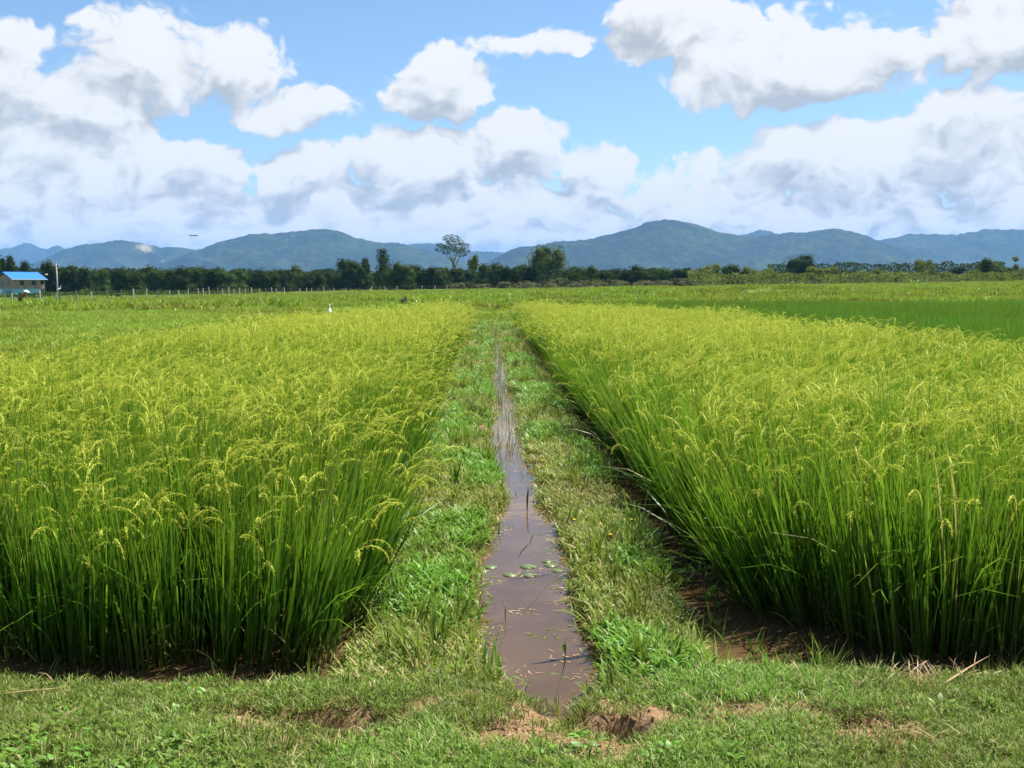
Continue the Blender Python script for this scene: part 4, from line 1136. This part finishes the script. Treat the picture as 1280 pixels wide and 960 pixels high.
for sgn in (1, -1):
    MB().tube([(-.02, sgn * .10, .82), (.08 if sgn < 0 else .05, sgn * .12, .44), (.02 if sgn < 0 else -.03, sgn * .13, .06)], [.115, .085, .065], 10).build('trouser_leg', M_TROUS, per, True)
hd = MB()
for k in range(7):
    pass
hd.tube([(.55, 0, 1.22), (.585, 0, 1.26), (.62, 0, 1.31), (.65, 0, 1.355), (.67, 0, 1.39)], [.05, .088, .105, .095, .04], 12).build('head', M_SKIN, per, True)
hat = MB()
ax = Vector((.35, 0, .94)).normalized()
c0 = Vector((.655, 0, 1.36))
hat.tube([c0 - ax * .005, c0 + ax * .012, c0 + ax * .02, c0 + ax * .085, c0 + ax * .12, c0 + ax * .125], [.23, .235, .115, .105, .07, .01], 20).build('hat', M_EGRET, per, True)
bagl = (pl[0] - .22, pl[1] - .05, pl[2] + .40)
bg_ = MB().tube([(0, 0, 0), (.01, 0, .05), (.0, .01, .14), (.0, 0, .20), (.0, 0, .24)], [.05, .10, .095, .05, .03], 9).build('bag', M_EGRET, loc=bagl, smooth=True)
tag(bg_, 'small white bag beside the stooping person in the pasture', 'bag')
MB().tube([(bagl[0], bagl[1], pl[2] - .1), (bagl[0] + .01, bagl[1], bagl[2] + .02)], .02, 6).build('stake', M_POSTD)
bpy.data.objects['stake'].name = 'stake'; tag(bpy.data.objects['stake'], 'short dark stake holding up the white bag beside the person', 'stake')

# ================================================================== single plants and small things at the ditch
def on_z(px, py, z=0.0):
    v = ray(px, py); t = (z - CAM_H) / v.z
    return Vector((0, 0, CAM_H)) + v * t
def on_land(px, py):
    p = on_z(px, py, .05)
    for _ in range(6): p = on_z(px, py, float(ground_z(p.x, p.y)))
    return p

m = Mat('lily_leaf')
m.bsdf(m.mix(m.rng(m.noise(30, 4, .6, m.obj()), .35, .65), (0.06, 0.10, 0.028), (0.13, 0.175, 0.055)), 0.35, 0.5)
M_PAD = m.m
PADS = [(660, 708.5, .054, 'lily pad nearest the broken reed, upper of the pair in mid ditch'), (638, 719, .046, 'lily pad left of the pair in mid ditch'), (662, 719.5, .046, 'lily pad below the upper one of the pair in mid ditch'),
        (613, 709, .045, 'pale lily pad against the house-side bank'), (604, 714, .038, 'half-hidden lily pad under the grass of the house-side bank'), (688, 707, .045, 'lily pad at the foot of the broken reed by the broad bank'), (697, 713.5, .04, 'green lily pad touching the broad bank, beside the reed'), (684, 702, .036, 'yellowing lily pad tucked behind the reed foot')]
for i, (px, py, r_, lab) in enumerate(PADS):
    c = on_z(px, py, 0)
    vs = [(0, 0, .003)]; n_ = 22
    rr = random.Random(i)
    a0 = rr.random() * 6.28
    for k in range(n_ + 1):
        a = a0 + .16 + (6.283 - .32) * k / n_
        q = r_ * (1 + .04 * math.sin(3 * a))
        vs.append((math.cos(a) * q, math.sin(a) * q, .003 + .002 * math.sin(5 * a)))
    o = MB().add(vs + [(a, b, c_ - .003) for a, b, c_ in vs], [(0, k, k + 1) for k in range(1, n_ + 1)] + [(n_ + 2, n_ + 3 + k, n_ + 2 + k) for k in range(1, n_ + 1)] + [(k, n_ + 2 + k, n_ + 3 + k, k + 1) for k in range(1, n_ + 1)]).build('lily_pad', M_PAD, loc=c, smooth=True)
    tag(o, lab, 'lily pad', 'lily pads in the ditch')

def path_leaf(pts, width, mat, parent, name='leaf', fold=.25, rnd=.5):
    """a leaf along points, folded along its midrib"""
    P = [Vector(p) for p in pts]
    # resample
    n = 9; Q = []
    for k in range(n):
        t = k / (n - 1) * (len(P) - 1); j = min(int(t), len(P) - 2); f = t - j
        p0, p1, p2, p3 = P[max(j - 1, 0)], P[j], P[j + 1], P[min(j + 2, len(P) - 1)]
        Q.append(.5 * ((2 * p1) + (p2 - p0) * f + (2 * p0 - 5 * p1 + 4 * p2 - p3) * f * f + (3 * p1 - p0 - 3 * p2 + p3) * f ** 3))
    vs, tt = [], []
    for k, q in enumerate(Q):
        d = (Q[min(k + 1, n - 1)] - Q[max(k - 1, 0)]).normalized()
        u = d.cross(Vector((0, 0, 1)));
        if u.length < .15: u = d.cross(Vector((.3, 1, 0)))
        u.normalize(); w = u.cross(d)
        t = k / (n - 1); h = width * .5 * (min(1, .5 + t * 2.2) if t < .55 else max(.04, (1 - t) / .45))
        vs += [q - u * h + w * h * fold, q, q + u * h + w * h * fold]; tt += [t] * 3
    fs = [(3 * k + j, 3 * k + j + 1, 3 * k + j + 4, 3 * k + j + 3) for k in range(n - 1) for j in (0, 1)]
    tt = np.array(tt)
    me = np_mesh(name, [tuple(v) for v in vs], fs, [mat], {'bc': np.stack([tt, tt * 0 + rnd, tt * 0], -1)}, smooth=True)
    return link(name, me, parent)

def clump(name, label, cat, px, py, n, lmin, lmax, wid, mat, seed, l1=(.3, 1.2), group=None, lean=None):
    p = on_land(px, py)
    e = empty(name, p); tag(e, label, cat, group)
    r = random.Random(seed)
    for k in range(n):
        a = r.random() * 6.28; L = r.uniform(lmin, lmax); b = r.uniform(*l1); a0 = r.uniform(.05, .35)
        pts = []; x = r.uniform(-.03, .03); y = r.uniform(-.03, .03); h = 0; z = -.01
        for s in range(6):
            th = a0 + (b - a0) * (s / 5) ** 1.3
            pts.append((x + math.cos(a) * h, y + math.sin(a) * h, z)); h += math.sin(th) * L / 5; z += math.cos(th) * L / 5
        path_leaf(pts, wid * r.uniform(.7, 1.2), mat, e, 'leaf', rnd=r.uniform(.15, .88))
    return e
clump('grass_tuft', 'bright broad-leaved grass tuft where the house-side bank meets the dike', 'grass', 548, 815, 16, .14, .30, .014, M_BROAD, 1)
clump('grass_tuft', 'second bright grass tuft leaning over the ditch water by the dike', 'grass', 585, 812, 12, .12, .24, .011, M_BROAD, 2)
clump('grass_tuft', 'dark upright sedge tuft halfway along the house-side bank', 'grass', 568, 612, 11, .20, .34, .012, M_RICE_DARK, 3, (.1, .5))
clump('grass_tuft', 'green blades standing in the dark water in front of the right-hand rice', 'grass', 945, 830, 9, .13, .26, .014, M_BROAD, 4, (.15, .7))
clump('grass_tuft', 'low sprawling grass at the corner where broad bank and dike meet the water', 'grass', 905, 822, 14, .10, .22, .012, M_BROAD, 21, (.4, 1.5))
clump('grass_tuft', 'small pair of blades in the dark water right of the larger blades', 'grass', 984, 838, 5, .10, .17, .013, M_BROAD, 5, (.1, .5))
clump('grass_tuft', 'pale curved grass tuft at the water edge near the left picture edge', 'grass', 45, 835, 9, .16, .34, .014, M_BROAD, 6, (.5, 1.7))
clump('grass_tuft', 'tall grass tuft in front of the rice, left of the straw stalks', 'grass', 102, 838, 9, .16, .34, .013, M_BROAD, 7, (.3, 1.3))
clump('grass_tuft', 'leafy tuft leaning out from under the right-hand rice over the bank', 'grass', 822, 655, 10, .14, .28, .012, M_BROAD, 8, (.5, 1.6))
clump('grass_tuft', 'light green tuft on the broad bank at the foot of the rice, further back', 'grass', 745, 560, 10, .14, .26, .013, M_BROAD, 9, (.4, 1.5))
clump('grass_tuft', 'green tuft on the house-side bank right beside the lily pads', 'grass', 590, 725, 12, .12, .22, .010, M_BROAD, 10, (.3, 1.2))
clump('grass_tuft', 'tuft of long pale blades drooping into the ditch from the broad bank', 'grass', 722, 722, 12, .12, .25, .010, M_BROAD, 11, (.3, 1.4))
clump('grass_tuft', 'sprawling weed with dark stems at the ditch end, house side', 'weed', 640, 868, 12, .10, .20, .010, M_BROAD, 12, (.5, 1.6))
clump('grass_tuft', 'yellowish grass tuft on the sandy lip at the ditch end', 'grass', 722, 908, 16, .05, .11, .006, M_BANK, 13, (.4, 1.6))

def single(name, label, cat, leaves, group=None):
    base = Vector(leaves[0][0][0])
    e = empty(name, base); tag(e, label, cat, group)
    for pts, wdt, mat in leaves: path_leaf([Vector(p) - base for p in pts], wdt, mat, e, 'leaf' if wdt > .006 else 'stem', rnd=.55)
    return e
def lift(px, py, d): return at(px, py, d)
b0 = on_land(752, 806)
single('long_grass', 'long bright green blade arching from the broad bank out over the brown water', 'grass',
       [([b0, lift(735, 785, b0.y - .02), lift(716, 768, b0.y - .03), lift(702, 763, b0.y - .05), lift(688, 763.5, b0.y - .06)], .022, M_BROAD)])
b1 = on_z(690, 884, 0)
single('weed_stem', 'dark weed stem with a drooping head standing in the water at the ditch end', 'weed',
       [([b1, lift(698, 858, b1.y), lift(705, 835, b1.y), lift(707, 810, b1.y), lift(708, 798, b1.y), lift(714, 791, b1.y), lift(720, 792, b1.y)], .0055, M_STEM),
        ([lift(707, 822, b1.y), lift(705, 808, b1.y), lift(708, 796, b1.y)], .016, M_RICE_DARK), ([lift(703, 846, b1.y), lift(694, 842, b1.y - .01), lift(687, 843, b1.y - .02)], .010, M_BROAD), ([lift(703, 848, b1.y), lift(709, 846, b1.y + .01), lift(713, 850, b1.y + .01)], .010, M_BROAD)])
b2 = on_land(619, 896)
single('weed_stem', 'thin dark stem with small leaves rising before the water at the ditch end', 'weed',
       [([b2, lift(624, 880, b2.y), lift(630, 858, b2.y), lift(633, 840, b2.y), lift(636, 826, b2.y)], .005, M_STEM),
        ([lift(630, 856, b2.y), lift(640, 846, b2.y), lift(652, 850, b2.y), lift(660, 858, b2.y)], .012, M_BROAD), ([lift(632, 846, b2.y), lift(626, 836, b2.y), lift(616, 834, b2.y)], .010, M_BROAD)])
b3 = on_z(697, 717, 0)
single('broken_reed', 'broken reed slanting out of the water above the lily pads', 'reed',
       [([b3, lift(682, 702, b3.y - .02), lift(668, 688, b3.y - .04), lift(656, 676, b3.y - .06), lift(648, 666, b3.y - .07)], .010, M_RICE_DARK),
        ([lift(660, 681, b3.y - .05), lift(652, 690, b3.y - .07), lift(647, 700, b3.y - .08)], .013, M_RICE_DARK), ([lift(662, 682, b3.y - .05), lift(666, 670, b3.y - .04), lift(672, 664, b3.y - .03)], .010, M_BROAD)])
b4 = on_z(632, 778, 0)
single('broken_reed', 'thin reed with a bent pale tip in the open brown water', 'reed',
       [([b4, lift(631.5, 768, b4.y), lift(631, 757, b4.y), lift(626, 749, b4.y), lift(621, 742, b4.y)], .0055, M_STEM)])
b5 = on_z(659, 638, 0)
single('broken_reed', 'short dark reed standing in the ditch further back', 'reed',
       [([b5, lift(659, 626, b5.y), lift(660, 614, b5.y), lift(660, 608, b5.y)], .014, M_STEM)])
b6 = on_z(968, 758, 0)
single('rice_leaf', 'pair of long rice leaves arching over the dark water gap by the right-hand rice', 'leaf',
       [([b6, lift(950, 732, b6.y + .1), lift(928, 710, b6.y + .2), lift(906, 692, b6.y + .28), lift(886, 682, b6.y + .35)], .016, M_BROAD), ([b6, lift(945, 735, b6.y + .1), lift(920, 712, b6.y + .2), lift(892, 688, b6.y + .3)], .012, M_RICE)])
b7 = on_land(683, 962)
single('long_grass', 'single long green blade at the bottom edge of the sandy ditch end', 'grass',
       [([b7, lift(674, 945, b7.y), lift(667, 930, b7.y + .03), lift(666, 912, b7.y + .06), lift(665, 893, b7.y + .08)], .014, M_BROAD)])
b8 = on_land(665, 938)
b9 = on_land(120, 905)
single('long_grass', 'broad weed leaf lying in the turf near the bottom-left corner', 'weed',
       [([b9, lift(140, 915, b9.y - .02), lift(152, 925, b9.y - .05), lift(163, 938, b9.y - .1)], .022, M_BROAD), ([b9, lift(128, 893, b9.y + .02), lift(140, 888, b9.y + .05)], .018, M_BROAD), ([b9, lift(112, 898, b9.y), lift(100, 897, b9.y + .03)], .018, M_BROAD)])
b10 = on_land(1190, 878)
single('straw_stalk', 'long dry stalk lying from the straw heap up towards the rice', 'straw',
       [([on_land(1168, 862), lift(1195, 845, b10.y + .2), lift(1215, 832, b10.y + .32), lift(1238, 819, b10.y + .45)], .009, M_STRAW)])
for pts, lab in (([(5, 877), (40, 873), (80, 869), (112, 860)], 'long dry straw stalk lying on the turf at the left picture edge'), ([(70, 865), (100, 861), (135, 858), (165, 850)], 'pale straw stalks lying on the turf before the left-hand rice'),
                 ([(345, 918), (352, 912), (360, 906)], 'short pale stick beside the earth hollow in the dike'), ([(1095, 848), (1130, 849), (1160, 849)], 'straight pale straw lying on the heap before the right-hand rice')):
    L_ = [on_land(*p) + Vector((0, 0, .035)) for p in pts]
    single('straw_stalk', lab, 'straw', [(L_, .008, M_STRAW)])

# yellow flowers in the bank grass
M_PETAL = plain('yellow_petal', (0.75, 0.52, 0.03), 0.6, 0.2, 0.1)
FL = [(717, 657, 'yellow flower on the broad bank closest to the ditch, beside dry stems'), (749, 666, 'yellow flower in mid bank, lower of two on the broad bank'), (788, 664, 'left one of two close yellow flowers high on the broad bank'),
      (799, 660, 'right one of two close yellow flowers high on the broad bank'), (751, 697, 'lowest yellow flower on the broad bank, level with the lily pads'), (762, 684, 'yellow flower just above the lowest one on the broad bank'),
      (848, 688, 'yellow flower near the foot of the right-hand rice'), (860, 675, 'yellow flower half under the right-hand rice leaves'), (573, 516, 'yellow flower on the house-side bank, left one of two'), (588, 515, 'yellow flower on the house-side bank, right one of two')]
for i, (px, py, lab) in enumerate(FL):
    p = on_land(px, py + 6)
    hh = .08 + .02 * (i % 3)
    e = empty('yellow_flower', p)
    tag(e, lab, 'flower', 'yellow flowers in the bank grass')
    MB().tube([(0, 0, -.01), (.005, 0, hh)], .0015, 5).build('stem', M_STEM, e)
    for k in range(5):
        a = k * 1.2566
        u = Vector((math.cos(a), math.sin(a), .25)); w = Vector((-math.sin(a), math.cos(a), 0))
        c = Vector((.005, 0, hh))
        vs = [c, c + u * .009 + w * .0055, c + u * .014, c + u * .009 - w * .0055]
        MB().add(vs + [v - Vector((0, 0, .001)) for v in vs], [(0, 1, 2, 3), (7, 6, 5, 4), (0, 4, 5, 1), (1, 5, 6, 2), (2, 6, 7, 3), (3, 7, 4, 0)]).build('petal', M_PETAL, e)

# earth clods, straw litter and broad-leaved weeds: uncountable small stuff on the dike
def clod(seed):
    r = np.random.default_rng(seed)
    # a rough lump: jittered cube sphere
    import bmesh
    bm = bmesh.new(); bmesh.ops.create_icosphere(bm, subdivisions=2, radius=1.0)
    v = np.array([w.co[:] for w in bm.verts]); f = np.array([[w.index for w in fc.verts] for fc in bm.faces]); bm.free()
    nz = .62 + .8 * fbm(v[:, 0] * 1.6 + seed, v[:, 1] * 1.6 + v[:, 2] * 1.3, 3, seed)
    v = v * nz[:, None] * np.array([1, .8, .6])
    me = np_mesh('clod_pattern', v, f, [M_EARTH], {'bc': v * 0 + .5})
    return bpy.data.objects.new('clod_pattern', me)
CLODS = [clod(500 + i) for i in range(4)]
P = jitter_grid(-2.6, 2.8, 3.1, 5.0, .017, .5)
bare = fbm(P[:, 0] * 2.6, P[:, 1] * 2.6, 4, 101)
den = .25 * sstep(.46, .36, bare)
for hx, hy, sx, sy, dep in HOLES: den = np.maximum(den, .55 * np.exp(-(((P[:, 0] - hx) / (sx * 1.4)) ** 2 + ((P[:, 1] - hy + .05) / (sy * 1.6)) ** 2) ** 2))
P = P[(rng.random(len(P)) < den) & (P[:, 1] < dike_edge(P[:, 0]) - .05)]
n = len(P)
scatter('soil_clods', CLODS, np.stack([P[:, 0], P[:, 1], ground_z(P[:, 0], P[:, 1]) + .001], -1), rng.random(n) * 6.28, rng.random(n) * 6.28, rng.uniform(0, .8, n), .003 + .010 * rng.random(n) ** 4, rng.integers(0, 4, n), rng.random(n), 'crumbly brown earth clods in the bare hollows of the dike', 'soil')
STRAW = [proto('straw_pattern', [tuft(520 + i, 9, .06, .04, .13, .002, .0045, 1.5, 1.4, 1.75, 3)], [M_STRAW]) for i in range(4)]
P = jitter_grid(-2.8, 3.0, 3.1, 7.0, .06, .5)
den = .015 + .06 * sstep(.5, .35, fbm(P[:, 0] * 2.6, P[:, 1] * 2.6, 4, 101))
for bx, by, sx, sy, w in ((1.80, 4.24, .30, .075, 1), (-1.75, 4.25, .22, .04, .8), (-.38, 4.38, .16, .05, .8), (.98, 5.5, .14, .5, .4)):
    den = np.maximum(den, w * np.exp(-(((P[:, 0] - bx) / sx) ** 2 + ((P[:, 1] - by) / sy) ** 2)))
gz = ground_z(P[:, 0], P[:, 1])
k_ = (rng.random(len(P)) < den) & (gz > .02)
P, gz = P[k_], gz[k_]; n = len(P)
scatter('straw_litter', STRAW, np.stack([P[:, 0], P[:, 1], gz + .012], -1), rng.random(n) * 6.28, rng.random(n) * 6.28, rng.uniform(0, .3, n), rng.uniform(.7, 1.3, n), rng.integers(0, 4, n), rng.random(n), 'dry straw litter strewn over the dike and the bank', 'straw')
def weed(seed):
    r = np.random.default_rng(seed); n = 15
    az = r.random(n) * 6.28; rad = np.sqrt(r.random(n)) * .05
    base = np.stack([np.cos(az) * rad, np.sin(az) * rad, r.uniform(.005, .035, n)], -1)
    v, q, a, _ = blades(base, r.random(n) * 6.28, r.uniform(.02, .035, n), r.uniform(.012, .019, n), r.uniform(.7, 1.2, n), r.uniform(1.3, 1.8, n), 4, r.normal(0, .3, n), .55, rnd=r.random(n) * .9)
    return [(v, q, a, 0)]
WEEDS = [proto('weed_pattern', weed(540 + i), [M_BROAD]) for i in range(4)]
P = jitter_grid(-2.6, 2.8, 3.0, 4.6, .05, .5)
den = np.maximum(.34 * np.exp(-(((P[:, 0] + 1.45) / .65) ** 2 + ((P[:, 1] - 3.35) / .35) ** 2) ** 2), .05 * sstep(.5, .6, fbm(P[:, 0] * 1.5, P[:, 1] * 1.5, 3, 140)))
P = P[(rng.random(len(P)) < den) & (P[:, 1] < dike_edge(P[:, 0]) - .1)]; n = len(P)
scatter('weeds', WEEDS, np.stack([P[:, 0], P[:, 1], ground_z(P[:, 0], P[:, 1])], -1), rng.random(n) * 6.28, rng.random(n) * 6.28, rng.uniform(0, .3, n), rng.uniform(.7, 1.3, n), rng.integers(0, 4, n), rng.random(n), 'low broad-leaved weeds mixed into the turf at the bottom-left', 'weeds')
# bits of dead leaf and duckweed floating on the ditch
def flake(seed):
    r = np.random.default_rng(seed); n = 14
    az = r.random(n) * 6.28; rad = np.sqrt(r.random(n)) * .07
    base = np.stack([np.cos(az) * rad, np.sin(az) * rad, np.full(n, .003)], -1)
    v, q, a, _ = blades(base, r.random(n) * 6.28, r.uniform(.006, .045, n), r.uniform(.003, .008, n), np.full(n, 1.56), np.full(n, 1.57), 2, np.zeros(n), .5, rnd=r.random(n))
    return [(v, q, a, int(seed % 2))]
FLAKES = [proto('floating_pattern', flake(560 + i), [M_STRAW, M_BANK]) for i in range(4)]
P = jitter_grid(-.2, .75, 4.3, 24, .07, .5)
rel = np.abs(P[:, 0] - ditch_mid(P[:, 1])) / np.maximum(ditch_half(P[:, 1]), .03)
den = np.where(rel < 1.15, .05 + .55 * sstep(.55, .95, rel) + .25 * sstep(9, 14, P[:, 1]), 0)
P = P[rng.random(len(P)) < den]; n = len(P)
scatter('floating_litter', FLAKES, np.stack([P[:, 0], P[:, 1], P[:, 0] * 0], -1), rng.random(n) * 6.28, np.zeros(n), np.zeros(n), rng.uniform(.6, 1.4, n), rng.integers(0, 4, n), rng.random(n), 'dead leaf bits and duckweed floating along the ditch edges', 'litter')
